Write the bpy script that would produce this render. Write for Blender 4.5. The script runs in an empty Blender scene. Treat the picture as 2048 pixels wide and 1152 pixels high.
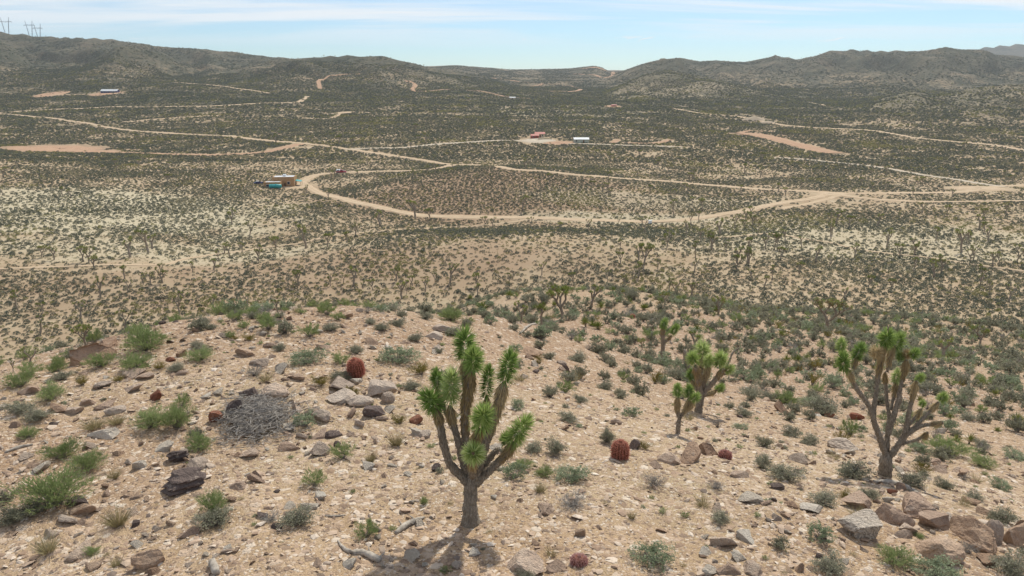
import bpy, math, random
import numpy as np
from mathutils import Vector, Matrix

# ------------------------------------------------------------------ camera, sky, sun, exposure
F_PX, PITCH, ZCAM = 1547.0, math.radians(15.7), 52.0       # focal length in photo pixels, tilt, height above valley
SUN_EL, SUN_AZ = math.radians(51), math.radians(23)        # azimuth clockwise from +Y (view direction)
HAZE = 0.00006                                            # density of the air per metre
SC = bpy.context.scene
COL = SC.collection
cam_d = bpy.data.cameras.new('camera'); cam = bpy.data.objects.new('camera', cam_d); COL.objects.link(cam)
cam_d.sensor_width = 36.0; cam_d.lens = F_PX / 2048 * 36; cam_d.clip_start = 0.2; cam_d.clip_end = 30000
cam.location = (0, 0, ZCAM); cam.rotation_euler = (math.pi / 2 - PITCH, 0, 0); SC.camera = cam
SC.view_settings.view_transform = 'Standard'; SC.view_settings.look = 'None'
SC.view_settings.gamma = 1; SC.view_settings.use_curve_mapping = False; SC.view_settings.exposure = 0.28
SC.cycles.use_denoising = True; SC.cycles.use_light_tree = False
SC.cycles.max_bounces = 4; SC.cycles.diffuse_bounces = 2; SC.cycles.glossy_bounces = 1
SC.cycles.transmission_bounces = 2; SC.cycles.transparent_max_bounces = 4; SC.cycles.volume_bounces = 0

sun_d = bpy.data.lights.new('sun', 'SUN'); sun = bpy.data.objects.new('sun', sun_d); COL.objects.link(sun)
sun_d.energy = 3.6; sun_d.angle = math.radians(1.2); sun_d.color = (1.0, 0.955, 0.83)
sdir = Vector((math.sin(SUN_AZ) * math.cos(SUN_EL), math.cos(SUN_AZ) * math.cos(SUN_EL), math.sin(SUN_EL)))
sun.rotation_euler = sdir.to_track_quat('Z', 'Y').to_euler(); sun.location = sdir * 300

W = bpy.data.worlds.new('World'); SC.world = W; W.use_nodes = True
nt = W.node_tree; nt.nodes.clear()
def wn(t, **k):
    n = nt.nodes.new(t)
    for a, b in k.items(): setattr(n, a, b)
    return n
def wmath(op, a, b=None, clamp=False):
    n = wn('ShaderNodeMath', operation=op, use_clamp=clamp)
    for i, s in enumerate((a, b)):
        if s is None: continue
        if isinstance(s, (int, float)): n.inputs[i].default_value = s
        else: nt.links.new(s, n.inputs[i])
    return n.outputs[0]
sky = wn('ShaderNodeTexSky', sky_type='NISHITA', sun_disc=False)
sky.sun_elevation = SUN_EL; sky.sun_rotation = SUN_AZ
sky.altitude = 1200; sky.air_density = 1.0; sky.dust_density = 0.1; sky.ozone_density = 4.0
tc = wn('ShaderNodeTexCoord'); sx = wn('ShaderNodeSeparateXYZ'); nt.links.new(tc.outputs['Generated'], sx.inputs[0])
zz = wmath('ADD', wmath('MAXIMUM', sx.outputs[2], 0.0), 0.05)
cx = wn('ShaderNodeCombineXYZ')
nt.links.new(wmath('DIVIDE', sx.outputs[0], zz), cx.inputs[0]); nt.links.new(wmath('DIVIDE', sx.outputs[1], zz), cx.inputs[1])
def wnoise(scale, detail, rough, sc3, off):
    m = wn('ShaderNodeMapping'); m.inputs['Scale'].default_value = sc3; m.inputs['Location'].default_value = off
    nt.links.new(cx.outputs[0], m.inputs[0])
    n = wn('ShaderNodeTexNoise'); n.inputs['Scale'].default_value = scale; n.inputs['Detail'].default_value = detail
    n.inputs['Roughness'].default_value = rough; n.inputs['Distortion'].default_value = 0.4
    nt.links.new(m.outputs[0], n.inputs[0]); return n.outputs[0]
def wramp(v, lo, hi):
    n = wn('ShaderNodeMapRange', interpolation_type='SMOOTHSTEP'); n.inputs[1].default_value = lo; n.inputs[2].default_value = hi
    nt.links.new(v, n.inputs[0]); return n.outputs[0]
veil = wramp(wnoise(0.30, 5, 0.62, (0.42, 1.0, 1), (1.3, 4.2, 0)), 0.40, 0.58)       # streaky veil of high cloud
high = wramp(sx.outputs[2], 0.012, 0.07)                                             # the veil thins out towards the skyline
cl = wmath('MULTIPLY', wmath('ADD', wmath('MULTIPLY', veil, 0.78), 0.16), high)
sm = wnoise(1.1, 4, 0.6, (1.0, 0.35, 1), (11.4, 0.3, 0))                             # a few small far cumulus puffs low down
band = wmath('MULTIPLY', wramp(sx.outputs[2], 0.030, 0.034), wmath('SUBTRACT', 1.0, wramp(sx.outputs[2], 0.037, 0.043)))
puff = wmath('MULTIPLY', wmath('MULTIPLY', wramp(sm, 0.60, 0.66), band), 0.8)
cov = wmath('MAXIMUM', cl, puff, True)
mixc = wn('ShaderNodeMix', data_type='RGBA'); nt.links.new(cov, mixc.inputs['Factor'])
tn = wn('ShaderNodeMix', data_type='RGBA', blend_type='MULTIPLY'); tn.inputs[0].default_value = 1.0; nt.links.new(sky.outputs[0], tn.inputs[6]); tn.inputs[7].default_value = (0.60, 0.73, 0.83, 1)
nt.links.new(tn.outputs[2], mixc.inputs[6]); mixc.inputs[7].default_value = (6.5, 6.75, 6.95, 1)
bg = wn('ShaderNodeBackground'); bg.inputs['Strength'].default_value = 0.115
nt.links.new(mixc.outputs[2], bg.inputs['Color'])
wo = wn('ShaderNodeOutputWorld'); nt.links.new(bg.outputs[0], wo.inputs['Surface'])

# ------------------------------------------------------------------ helpers
RNG = np.random.default_rng(7)
random.seed(7)
CP, SP = math.cos(PITCH), math.sin(PITCH)
def ray(u, v):
    "direction through a photo pixel (2048 x 1152), scaled so that Y = 1"
    a = (np.asarray(u, float) - 1024) / F_PX; b = (576 - np.asarray(v, float)) / F_PX
    Y = CP + SP * b
    return a / Y, (-SP + CP * b) / Y
def P(u, v, Y):
    x, z = ray(u, v)
    return np.array([x * Y, Y, ZCAM + z * Y])
def hash2(ix, iy, seed):
    h = (ix.astype(np.int64) * 374761393 + iy.astype(np.int64) * 668265263 + seed * 1442695041) & 0xffffffff
    h = ((h ^ (h >> 13)) * 1274126177) & 0xffffffff
    return ((h ^ (h >> 16)) & 0xffff) / 65535.0
def perlin(x, y, seed=0):
    xi = np.floor(x); yi = np.floor(y); fx = x - xi; fy = y - yi
    u = fx * fx * fx * (fx * (fx * 6 - 15) + 10); v = fy * fy * fy * (fy * (fy * 6 - 15) + 10)
    def g(ox, oy):
        a = hash2(xi + ox, yi + oy, seed) * 2 * np.pi
        return np.cos(a) * (fx - ox) + np.sin(a) * (fy - oy)
    return ((g(0, 0) * (1 - u) + g(1, 0) * u) * (1 - v) + (g(0, 1) * (1 - u) + g(1, 1) * u) * v) * 1.41
def fbm(x, y, octv=4, seed=0, gain=0.5):
    s = 0; a = 1; t = 0
    for i in range(octv):
        s = s + a * perlin(x * 2 ** i, y * 2 ** i, seed + i * 17); t += a; a *= gain
    return s / t
def smooth(a, b, x):
    t = np.clip((x - a) / (b - a), 0, 1); return t * t * (3 - 2 * t)
def rbf_fit(p, z, lam=1e-3):
    n = len(p); d = np.linalg.norm(p[:, None] - p[None], axis=2)
    K = np.where(d > 0, d * d * np.log(d + 1e-12), 0) + lam * np.eye(n)
    Q = np.c_[np.ones(n), p]; A = np.block([[K, Q], [Q.T, np.zeros((3, 3))]])
    return p, np.linalg.solve(A, np.r_[z, 0, 0, 0])
def rbf_eval(m, q):
    p, w = m; n = len(p); out = np.empty(len(q))
    for i in range(0, len(q), 60000):
        s = q[i:i + 60000]; d2 = ((s[:, None, 0] - p[None, :, 0]) ** 2 + (s[:, None, 1] - p[None, :, 1]) ** 2)
        out[i:i + 60000] = (0.5 * d2 * np.log(d2 + 1e-12)) @ w[:n] + w[n] + s @ w[n + 1:]
    return out

# ------------------------------------------------------------------ terrain heights (fitted to points read off the photograph)
HILL = [(940, 1045, 11), (0, 1152, 9.6), (1024, 1152, 9.3), (2048, 1152, 10.2), (1500, 1152, 9.6), (500, 1152, 9.3),
        (0, 950, 12.6), (300, 900, 13.6), (1240, 915, 13.6), (700, 770, 17), (430, 640, 23), (300, 660, 22), (740, 614, 26), (1000, 640, 30), (860, 640, 26),
        (180, 706, 20.5), (30, 740, 18.6), (-300, 800, 16.5), (1769, 950, 15), (1399, 824, 22), (1600, 900, 17.3), (1324, 724, 37), (1150, 720, 27),
        (1183, 612, 66), (1042, 645, 40), (1082, 655, 42), (1124, 637, 50), (1650, 662, 75), (2048, 850, 27), (2048, 740, 55), (2350, 900, 28),
        (1850, 760, 38), (1600, 720, 46), (1560, 780, 31), (1400, 612, 92), (1900, 700, 70), (1000, 590, 80)]
pts = [P(*h) for h in HILL]
pts += [np.array([x, y, ZCAM + z]) for x, y, z in [
    (0, 5, -7.2), (0, -6, -7.6), (-8, 2, -8.4), (10, 2, -8.6), (0, -25, -11), (0, -70, -27), (-60, 0, -27), (70, 0, -27), (-30, 5, -15), (35, 5, -16),
    (-10, 40, -17.5), (-25, 40, -20), (-45, 40, -25), (-8, 60, -25.5), (-30, 65, -29), (-60, 70, -35), (0, 60, -22), (-100, 60, -43), (-100, 0, -40),
    (-20, 100, -39), (-60, 110, -44.5), (5, 100, -36), (25, 110, -36), (-10, 150, -50), (-80, 150, -50.5), (30, 150, -45), (60, 120, -35), (90, 150, -42), (110, 80, -36), (60, 60, -26),
    (120, 120, -43), (-130, 140, -50), (140, 20, -40), (-150, 40, -50), (0, 190, -52), (100, 190, -49), (-100, 190, -51), (0, -150, -48), (-150, -100, -50), (150, -100, -50)]]
pts = np.array(pts); HILL_M = rbf_fit(pts[:, :2] / 50, pts[:, 2], 1e-5)
VAL = [(300, 590, 176), (0, 620, 168), (700, 572, 184), (1000, 570, 186), (1300, 560, 188), (1700, 600, 160), (2048, 640, 140), (1500, 580, 172), (-300, 600, 172), (2400, 640, 140),
       (950, 487, 214), (700, 497, 214), (1250, 488, 214), (500, 520, 212), (500, 500, 232), (250, 530, 200), (800, 459, 256), (900, 441, 284), (1300, 446, 279), (1150, 455, 262),
       (1000, 338, 366), (1000, 370, 334), (1000, 410, 305), (800, 352, 374), (1200, 353, 374), (700, 375, 372), (1400, 385, 350), (1000, 332, 450), (700, 330, 450), (1300, 361, 400),
       (560, 375, 370), (620, 400, 325), (0, 314, 430), (250, 334, 424), (480, 338, 420), (200, 430, 275), (0, 450, 248), (0, 530, 198), (350, 380, 340), (-400, 300, 430), (-400, 450, 245),
       (2000, 385, 352), (1650, 390, 345), (2048, 560, 186), (1600, 480, 240), (2400, 550, 190), (2400, 385, 350), (1800, 480, 242),
       (1150, 287, 560), (600, 288, 560), (150, 300, 560), (1500, 268, 650), (1600, 240, 790), (600, 205, 960), (215, 184, 1150), (100, 226, 860), (1100, 205, 1050), (1900, 300, 560),
       (-400, 220, 860), (2500, 300, 560), (1750, 250, 740), (2048, 240, 790), (1150, 240, 760), (1000, 160, 2000), (400, 170, 1500), (1500, 190, 1500), (2048, 190, 1400), (-400, 160, 1500), (2500, 190, 1400)]
vp = np.array([P(*h) for h in VAL])
def lp(x, y):
    r = np.hypot(x, y); th = np.clip(np.arctan2(x, y), -0.95, 0.95)
    return np.c_[th / 0.35, np.log(np.clip(r, 120, 2600)) / 0.5]
VAL_M = rbf_fit(lp(vp[:, 0], vp[:, 1]), vp[:, 2], 1e-3)
RIDGES = [  # crest distance, width of front slope, of back slope, skyline points (photo px), roughness
    (2100, 1050, 900, [(-900, 35), (-200, 50), (0, 62), (60, 69), (110, 73), (210, 76), (260, 82), (310, 92), (380, 95), (450, 101), (540, 113), (640, 119), (720, 126), (850, 142), (1000, 165)], 1.0),
    (1650, 620, 700, [(380, 165), (470, 138), (560, 117), (640, 112), (700, 110), (770, 112), (800, 120), (850, 131), (880, 139), (960, 152), (1050, 178)], 0.8),
    (2750, 1000, 900, [(600, 160), (700, 145), (850, 133), (910, 130), (960, 134), (1020, 139), (1100, 138), (1140, 137), (1165, 134), (1190, 131), (1205, 135), (1218, 143), (1240, 143), (1260, 147), (1400, 165)], 0.5),
    (2200, 900, 900, [(1120, 170), (1215, 152), (1240, 143), (1290, 125), (1330, 118), (1360, 115), (1400, 121), (1430, 119), (1490, 123), (1520, 116), (1550, 110), (1600, 118), (1660, 101), (1700, 98), (1760, 101), (1800, 100), (1850, 100), (1890, 96), (1930, 100), (1980, 107), (2048, 112), (2300, 104), (2900, 90)], 1.0),
    (1750, 500, 500, [(1380, 200), (1450, 175), (1520, 155), (1580, 146), (1640, 158), (1700, 150), (1760, 138), (1830, 150), (1900, 142), (1980, 150), (2060, 140), (2400, 130)], 0.9),
    (1380, 430, 400, [(1080, 215), (1150, 202), (1200, 188), (1240, 170), (1290, 148), (1330, 139), (1380, 146), (1450, 163), (1520, 178), (1600, 193), (1700, 210), (1850, 240)], 0.6),
    (1020, 300, 300, [(1560, 262), (1640, 235), (1700, 215), (1780, 192), (1825, 182), (1870, 190), (1900, 186), (1950, 175), (2000, 169), (2048, 167), (2300, 160), (2900, 150)], 0.8),
    (5200, 1500, 900, [(1650, 140), (1850, 109), (1925, 99), (1990, 91), (2048, 86), (2400, 68), (2900, 90)], 0.6)]
def terrain(x, y):
    "world height and a 0..1 measure of how hilly the far ground is"
    r = np.hypot(x, y); th = np.arctan2(x, y)
    wv = smooth(105, 165, r)
    z = np.full(len(x), -50.0 + ZCAM)
    m = r < 170
    zh = np.zeros(len(x)); zh[m] = rbf_eval(HILL_M, np.c_[x[m], y[m]] / 50)
    zv = rbf_eval(VAL_M, lp(x, y))
    back = smooth(0.95, 1.5, np.abs(th)); zv = zv * (1 - back) + (ZCAM - 49) * back
    zv = zv + fbm(x / 60, y / 60, 3, 5) * 1.0 * smooth(150, 260, r) + fbm(x / 260, y / 260, 3, 9) * 6 * smooth(600, 1200, r)
    base = zh * (1 - wv) + zv * wv
    hill = np.zeros(len(x)); out = base.copy()
    front = np.abs(th) < 1.25
    tanth = np.tan(np.clip(th, -1.2, 1.2))
    for k, (Yc, wf, wb, line, rough) in enumerate(RIDGES):
        line = np.array(line, float); tx, tz = ray(line[:, 0], line[:, 1])
        Ycw = Yc * (1 + 0.05 * fbm(tanth * 5, tanth * 0 + k * 7.3, 3, 40 + k))
        zc = ZCAM + np.interp(tanth, tx, tz, left=tz[0], right=tz[-1]) * Ycw
        tf = (y - (Ycw - wf)) / wf; tb = ((Ycw + wb) - y) / wb
        s = np.where(y < Ycw, np.clip(tf, 0, 1), np.clip(tb, 0, 1)); s = s ** 1.25 * (1 - 0.25 * s * (1 - s))
        gx = tanth * Yc / (wf * 0.3); gy = y / (wf * 0.9)
        gul = np.abs(fbm(gx + 0.6 * fbm(gx * 0.5, gy * 2, 2, 70 + k), gy, 4, 60 + k)) * 2.2
        gul = gul * np.clip(4 * s * (1 - s), 0, 1) + 0.15 * gul * (s > 0.02)
        h = np.clip(zc - base, 0, None)
        zr = base + h * s * (1 - 1.05 * rough * (0.42 - gul) * np.clip(4 * s * (1 - s), 0, 1))
        zr = np.where((y < Ycw - wf) | (y > Ycw + wb) | ~front, base - 5, zr)
        hill = np.maximum(hill, np.clip((zr - base) / 40, 0, 1))
        out = np.maximum(out, zr)
    # small relief: stony hilltop near the camera, soft humps further off
    near = 1 - smooth(60, 140, r)
    out = out + near * (0.16 * fbm(x / 2.6, y / 2.6, 3, 21) + 0.05 * fbm(x / 0.55, y / 0.55, 3, 25) + 0.35 * smooth(12, 40, r) * fbm(x / 9, y / 9, 2, 29))
    return out, hill

# the ground sheet: a fan of rings round the camera, fine inside the view, coarser behind
TH = np.radians(np.r_[np.arange(-48, 48.001, 0.16)])
R = np.geomspace(3.0, 6300, 600)
TT, RR = np.meshgrid(TH, R, indexing='ij')
GX, GY = RR * np.sin(TT), RR * np.cos(TT)
gz, gh = terrain(GX.ravel(), GY.ravel()); GZ = gz.reshape(GX.shape); GH = gh.reshape(GX.shape)
def height(x, y):
    x = np.atleast_1d(np.asarray(x, float)); y = np.atleast_1d(np.asarray(y, float))
    r = np.clip(np.hypot(x, y), R[0], R[-1] * 0.999); th = np.clip(np.arctan2(x, y), TH[0], TH[-1] - 1e-6)
    a = (th - TH[0]) / (TH[1] - TH[0]); b = np.log(r / R[0]) / np.log(R[1] / R[0])
    i = a.astype(int); j = np.minimum(b.astype(int), len(R) - 2); fa = a - i; i = np.minimum(i, len(TH) - 2); fb = (r - R[j]) / (R[j + 1] - R[j])
    return (GZ[i, j] * (1 - fb) + GZ[i, j + 1] * fb) * (1 - fa) + (GZ[i + 1, j] * (1 - fb) + GZ[i + 1, j + 1] * fb) * fa
RS = np.geomspace(6, 9000, 2600)
def hit(u, v):
    "where the ray through a photo pixel meets the ground"
    u = np.atleast_1d(np.asarray(u, float)); v = np.atleast_1d(np.asarray(v, float)); out = np.empty((len(u), 3))
    for k in range(len(u)):
        tx, tz = ray(u[k], v[k]); n = math.hypot(tx, 1); Y = RS / n
        d = (ZCAM + tz * Y) - height(tx * Y, Y)
        j = int(np.argmax(d < 0)) if (d < 0).any() else len(RS) - 1
        if j > 0 and d[j] < 0: f = d[j - 1] / (d[j - 1] - d[j]); yy = Y[j - 1] + f * (Y[j] - Y[j - 1])
        else: yy = Y[j]
        out[k] = (tx * yy, yy, ZCAM + tz * yy)
    return out
def visible(x, y, z):
    "true where the straight line from the camera to the point clears the ground"
    ok = np.ones(len(x), bool)
    for f in np.linspace(0.08, 0.97, 40):
        ok &= height(x * f, y * f) < ZCAM + (z - ZCAM) * f
    return ok
def project(x, y, z):
    zc = z - ZCAM; d = y * CP - zc * SP; up = y * SP + zc * CP
    return 1024 + F_PX * x / d, 576 - F_PX * up / d, d
# ------------------------------------------------------------------ materials
class NT:
    def __init__(s, name):
        s.m = bpy.data.materials.new(name); s.m.use_nodes = True; s.t = s.m.node_tree; s.t.nodes.clear()
        s.o = s.n('ShaderNodeOutputMaterial')
    def n(s, t, **k):
        x = s.t.nodes.new(t)
        for a, b in k.items(): setattr(x, a, b)
        return x
    def put(s, sock, v):
        if v is None: return
        if hasattr(v, 'node'): s.t.links.new(v, sock)
        elif isinstance(v, tuple) and len(v) == 3 and sock.type == 'RGBA': sock.default_value = (*v, 1)
        else: sock.default_value = v
    def pos(s): return s.n('ShaderNodeNewGeometry').outputs['Position']
    def obj(s): return s.n('ShaderNodeTexCoord').outputs['Object']
    def rnd(s): return s.n('ShaderNodeObjectInfo').outputs['Random']
    def attr(s, name, out='Fac'): return s.n('ShaderNodeAttribute', attribute_name=name).outputs[out]
    def mapv(s, v, sc): 
        m = s.n('ShaderNodeMapping'); s.put(m.inputs[0], v); m.inputs['Scale'].default_value = sc; return m.outputs[0]
    def noise(s, v, scale, detail=4, rough=0.55, dist=0.0):
        x = s.n('ShaderNodeTexNoise'); s.put(x.inputs['Vector'], v); x.inputs['Scale'].default_value = scale
        x.inputs['Detail'].default_value = detail; x.inputs['Roughness'].default_value = rough; x.inputs['Distortion'].default_value = dist
        return x.outputs[0]
    def voro(s, v, scale, feature='F1', out='Distance', rand=1.0):
        x = s.n('ShaderNodeTexVoronoi', feature=feature); s.put(x.inputs['Vector'], v); x.inputs['Scale'].default_value = scale
        x.inputs['Randomness'].default_value = rand; return x.outputs[out]
    def ramp(s, f, stops, interp='LINEAR'):
        x = s.n('ShaderNodeValToRGB'); s.put(x.inputs[0], f); e = x.color_ramp.elements; x.color_ramp.interpolation = interp
        while len(e) < len(stops): e.new(0.5)
        for i, (p, c) in enumerate(stops): e[i].position = p; e[i].color = (*c, 1)
        return x.outputs[0]
    def mix(s, f, a, b, mode='MIX'):
        x = s.n('ShaderNodeMix', data_type='RGBA', blend_type=mode); s.put(x.inputs[0], f); s.put(x.inputs[6], a); s.put(x.inputs[7], b)
        return x.outputs[2]
    def math(s, op, a, b=None, clamp=False):
        x = s.n('ShaderNodeMath', operation=op, use_clamp=clamp); s.put(x.inputs[0], a); s.put(x.inputs[1], b); return x.outputs[0]
    def rng(s, v, a, b, c=0.0, d=1.0):
        x = s.n('ShaderNodeMapRange'); s.put(x.inputs[0], v)
        for i, q in enumerate((a, b, c, d)): x.inputs[i + 1].default_value = q
        return x.outputs[0]
    def bump(s, h, strength, dist):
        x = s.n('ShaderNodeBump'); s.put(x.inputs['Height'], h); x.inputs['Strength'].default_value = strength; x.inputs['Distance'].default_value = dist
        return x.outputs[0]
    def done(s, col, rough=0.9, normal=None, spec=0.15, trans=0.0, metal=0.0):
        b = s.n('ShaderNodeBsdfPrincipled'); s.put(b.inputs['Base Color'], col); s.put(b.inputs['Roughness'], rough)
        b.inputs['Specular IOR Level'].default_value = spec; b.inputs['Metallic'].default_value = metal
        if normal is not None: s.put(b.inputs['Normal'], normal)
        sh = b.outputs[0]
        if trans:
            t = s.n('ShaderNodeBsdfTranslucent'); s.put(t.inputs[0], col); mx = s.n('ShaderNodeMixShader'); mx.inputs[0].default_value = trans
            s.t.links.new(sh, mx.inputs[1]); s.t.links.new(t.outputs[0], mx.inputs[2]); sh = mx.outputs[0]
        s.t.links.new(sh, s.o.inputs[0]); return s.m

def m_ground():
    s = NT('desert_ground'); p = s.pos()
    tint = s.attr('soil', 'Color'); sep = s.n('ShaderNodeSeparateColor'); s.put(sep.inputs[0], tint)
    red, pale, far = sep.outputs[0], sep.outputs[1], sep.outputs[2]
    near = s.attr('near'); hl = s.attr('hill')
    big = s.noise(p, 0.09, 3, 0.6); mid = s.noise(p, 0.9, 4, 0.65)
    soil = s.ramp(big, [(0.3, (0.335, 0.222, 0.145)), (0.5, (0.42, 0.292, 0.192)), (0.7, (0.48, 0.357, 0.246))])
    soil = s.mix(s.rng(mid, 0.4, 0.65, 0, 0.6), soil, (0.31, 0.21, 0.13))
    soil = s.mix(s.rng(s.noise(p, 0.33, 3, 0.7), 0.52, 0.66, 0, 0.4), soil, (0.37, 0.295, 0.19))
    soil = s.mix(red, soil, s.ramp(mid, [(0.3, (0.27, 0.165, 0.105)), (0.7, (0.37, 0.245, 0.165))]))
    soil = s.mix(pale, soil, s.ramp(mid, [(0.3, (0.46, 0.37, 0.25)), (0.7, (0.55, 0.455, 0.325))]))
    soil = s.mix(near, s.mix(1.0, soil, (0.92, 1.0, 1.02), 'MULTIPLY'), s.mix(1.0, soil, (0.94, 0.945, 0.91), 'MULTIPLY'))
    # gravel: chips of stone in two sizes, each its own tone, darker soil between them
    def chips(scale, lo, hi):
        c = s.n('ShaderNodeSeparateColor'); s.put(c.inputs[0], s.voro(p, scale, 'F1', 'Color')); e = s.voro(p, scale, 'DISTANCE_TO_EDGE')
        col = s.ramp(c.outputs[0], [(0.0, (0.15, 0.115, 0.095)), (0.18, (0.27, 0.185, 0.13)), (0.4, (0.40, 0.285, 0.20)), (0.72, (0.50, 0.38, 0.285)), (1.0, (0.63, 0.54, 0.445))])
        return col, s.math('MULTIPLY', s.rng(c.outputs[1], lo, lo + 0.05), s.rng(e, 0.02, 0.08)), e
    c1, m1, e1 = chips(7.5, 0.62, 0); c2, m2, e2 = chips(21, 0.42, 0)
    fine = s.noise(p, 48, 2, 0.75)
    g = s.mix(s.math('MULTIPLY', near, 0.75), soil, s.mix(1.0, soil, s.ramp(fine, [(0.32, (0.36, 0.33, 0.31)), (0.5, (0.86, 0.86, 0.86)), (0.68, (1.4, 1.37, 1.33))]), 'MULTIPLY'))
    g = s.mix(s.math('MULTIPLY', s.math('MULTIPLY', m2, near), 0.8), g, c2)
    g = s.mix(s.math('MULTIPLY', s.math('MULTIPLY', m1, near), 0.8), g, c1)
    # far slopes: brush too small to tell apart
    patch = s.noise(p, 0.010, 4, 0.65); cov = s.noise(p, 0.14, 3, 0.8)
    brush = s.ramp(s.noise(p, 0.035, 3, 0.75), [(0.3, (0.036, 0.043, 0.032)), (0.52, (0.055, 0.062, 0.044)), (0.72, (0.09, 0.087, 0.06))])
    fsoil = s.mix(s.math('MULTIPLY', hl, 0.9), soil, s.ramp(patch, [(0.3, (0.065, 0.07, 0.05)), (0.55, (0.095, 0.09, 0.065)), (0.78, (0.19, 0.135, 0.10))]))
    fsoil = s.mix(pale, fsoil, s.ramp(patch, [(0.3, (0.14, 0.13, 0.09)), (0.7, (0.24, 0.19, 0.135))])); far = s.math('MULTIPLY', far, s.math('SUBTRACT', 1.0, s.math('MULTIPLY', pale, 0.45)))
    cf = s.math('MULTIPLY', s.rng(s.math('ADD', cov, s.math('MULTIPLY', s.math('SUBTRACT', 0.52, patch), 0.7)), 0.34, 0.54, 0.35, 1.0), far, True)
    g = s.mix(s.math('MAXIMUM', cf, s.math('MULTIPLY', hl, 0.85)), g, s.mix(cf, fsoil, brush))
    hgt = s.math('ADD', s.math('MULTIPLY', s.math('MULTIPLY', m1, e1), 1.6), s.math('ADD', s.math('MULTIPLY', fine, 0.3), s.math('MULTIPLY', s.math('MULTIPLY', m2, e2), 1.2)))
    nb = s.n('ShaderNodeBump'); s.put(nb.inputs['Height'], hgt); s.put(nb.inputs['Strength'], s.math('MULTIPLY', near, 0.8)); nb.inputs['Distance'].default_value = 0.04
    nb2 = s.n('ShaderNodeBump'); s.put(nb2.inputs['Height'], cov); s.put(nb2.inputs['Strength'], s.math('MULTIPLY', far, 0.8)); nb2.inputs['Distance'].default_value = 3.0
    s.put(nb2.inputs['Normal'], nb.outputs[0])
    return s.done(g, 0.95, nb2.outputs[0], 0.05)
def m_road(name, a, b):
    s = NT(name); p = s.pos()
    c = s.ramp(s.noise(p, 0.35, 5, 0.65), [(0.3, a), (0.7, b)])
    c = s.mix(s.rng(s.noise(p, 1.6, 3), 0.55, 0.8, 0, 0.35), c, (0.33, 0.24, 0.16))
    c = s.mix(s.rng(s.attr('tone'), 0.0, 1.0, 0.55, 0.0), c, (0.30, 0.215, 0.14))
    return s.done(c, 0.95, s.bump(s.noise(p, 3, 4), 0.3, 0.1), 0.05)
def m_rock(name, stops, spots=0.4, stripe=0.0):
    s = NT(name); o = s.obj(); r = s.rnd()
    off = s.n('ShaderNodeVectorMath', operation='ADD'); s.put(off.inputs[0], o)
    cb = s.n('ShaderNodeCombineXYZ'); s.put(cb.inputs[0], s.math('MULTIPLY', r, 37.0)); s.put(cb.inputs[1], s.math('MULTIPLY', r, 91.0)); s.put(off.inputs[1], cb.outputs[0])
    v = off.outputs[0]
    n1 = s.noise(v, 2.2, 5, 0.65, 0.5)
    c = s.ramp(s.math('ADD', s.math('MULTIPLY', n1, 0.65), s.math('MULTIPLY', r, 0.35)), stops)
    if stripe:
        w = s.n('ShaderNodeTexWave', wave_type='BANDS', bands_direction='DIAGONAL'); s.put(w.inputs['Vector'], v); w.inputs['Scale'].default_value = 5.5
        w.inputs['Distortion'].default_value = 14; w.inputs['Detail'].default_value = 4
        c = s.mix(s.math('MULTIPLY', s.rng(w.outputs[1], 0.35, 0.75), stripe), c, (0.11, 0.085, 0.07))
    sp = s.noise(v, 13, 3, 0.7)
    c = s.mix(s.rng(sp, 0.54, 0.68, 0, spots), c, (0.10, 0.085, 0.075))
    c = s.mix(s.rng(s.noise(v, 7, 3, 0.7), 0.58, 0.72, 0, 0.5), c, (0.52, 0.44, 0.36))
    return s.done(c, 0.88, s.bump(s.math('ADD', s.noise(v, 6, 5, 0.7), s.math('MULTIPLY', sp, 0.3)), 1.0, 0.1), 0.12)
def m_leaf(name, cols, trans=0.2, rough=0.65):
    "foliage: tone varies per plant and per leaf"
    s = NT(name); r = s.rnd(); a = s.attr('tone')
    f = s.math('ADD', s.math('MULTIPLY', r, 0.45), s.math('MULTIPLY', a, 0.55))
    return s.done(s.ramp(f, [(i / (len(cols) - 1), c) for i, c in enumerate(cols)]), rough, None, 0.2, trans)
def m_plain(name, c, rough=0.7, spec=0.3, var=0.15, scale=3.0, metal=0.0):
    s = NT(name); n = s.noise(s.obj(), scale, 4, 0.6)
    col = s.mix(s.rng(n, 0.35, 0.7, 0, 1), tuple(x * (1 - var) for x in c), tuple(min(1, x * (1 + var)) for x in c))
    return s.done(col, rough, None, spec, 0, metal)
def m_bark():
    s = NT('joshua_bark'); o = s.pos(); v = s.mapv(o, (1, 1, 0.35))
    n = s.noise(v, 26, 5, 0.75, 1.0); vo = s.voro(v, 22, 'DISTANCE_TO_EDGE')
    c = s.ramp(n, [(0.28, (0.13, 0.10, 0.075)), (0.5, (0.30, 0.25, 0.195)), (0.72, (0.50, 0.43, 0.35))])
    return s.done(c, 0.95, s.bump(s.math('ADD', n, s.math('MULTIPLY', vo, 1.2)), 1.0, 0.05), 0.05)
M = {}
M['ground'] = m_ground()
M['road'] = m_road('dirt_road', (0.42, 0.315, 0.21), (0.54, 0.42, 0.295))
M['road_red'] = m_road('red_dirt', (0.35, 0.215, 0.14), (0.45, 0.295, 0.20))
M['road_grey'] = m_road('grey_gravel', (0.43, 0.37, 0.29), (0.52, 0.46, 0.37))
M['rock_tan'] = m_rock('tan_granite', [(0.2, (0.30, 0.205, 0.15)), (0.45, (0.47, 0.335, 0.25)), (0.65, (0.57, 0.435, 0.335)), (0.85, (0.66, 0.54, 0.43))])
M['rock_brown'] = m_rock('brown_rock', [(0.2, (0.25, 0.155, 0.105)), (0.5, (0.43, 0.29, 0.20)), (0.8, (0.58, 0.43, 0.315))])
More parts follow.
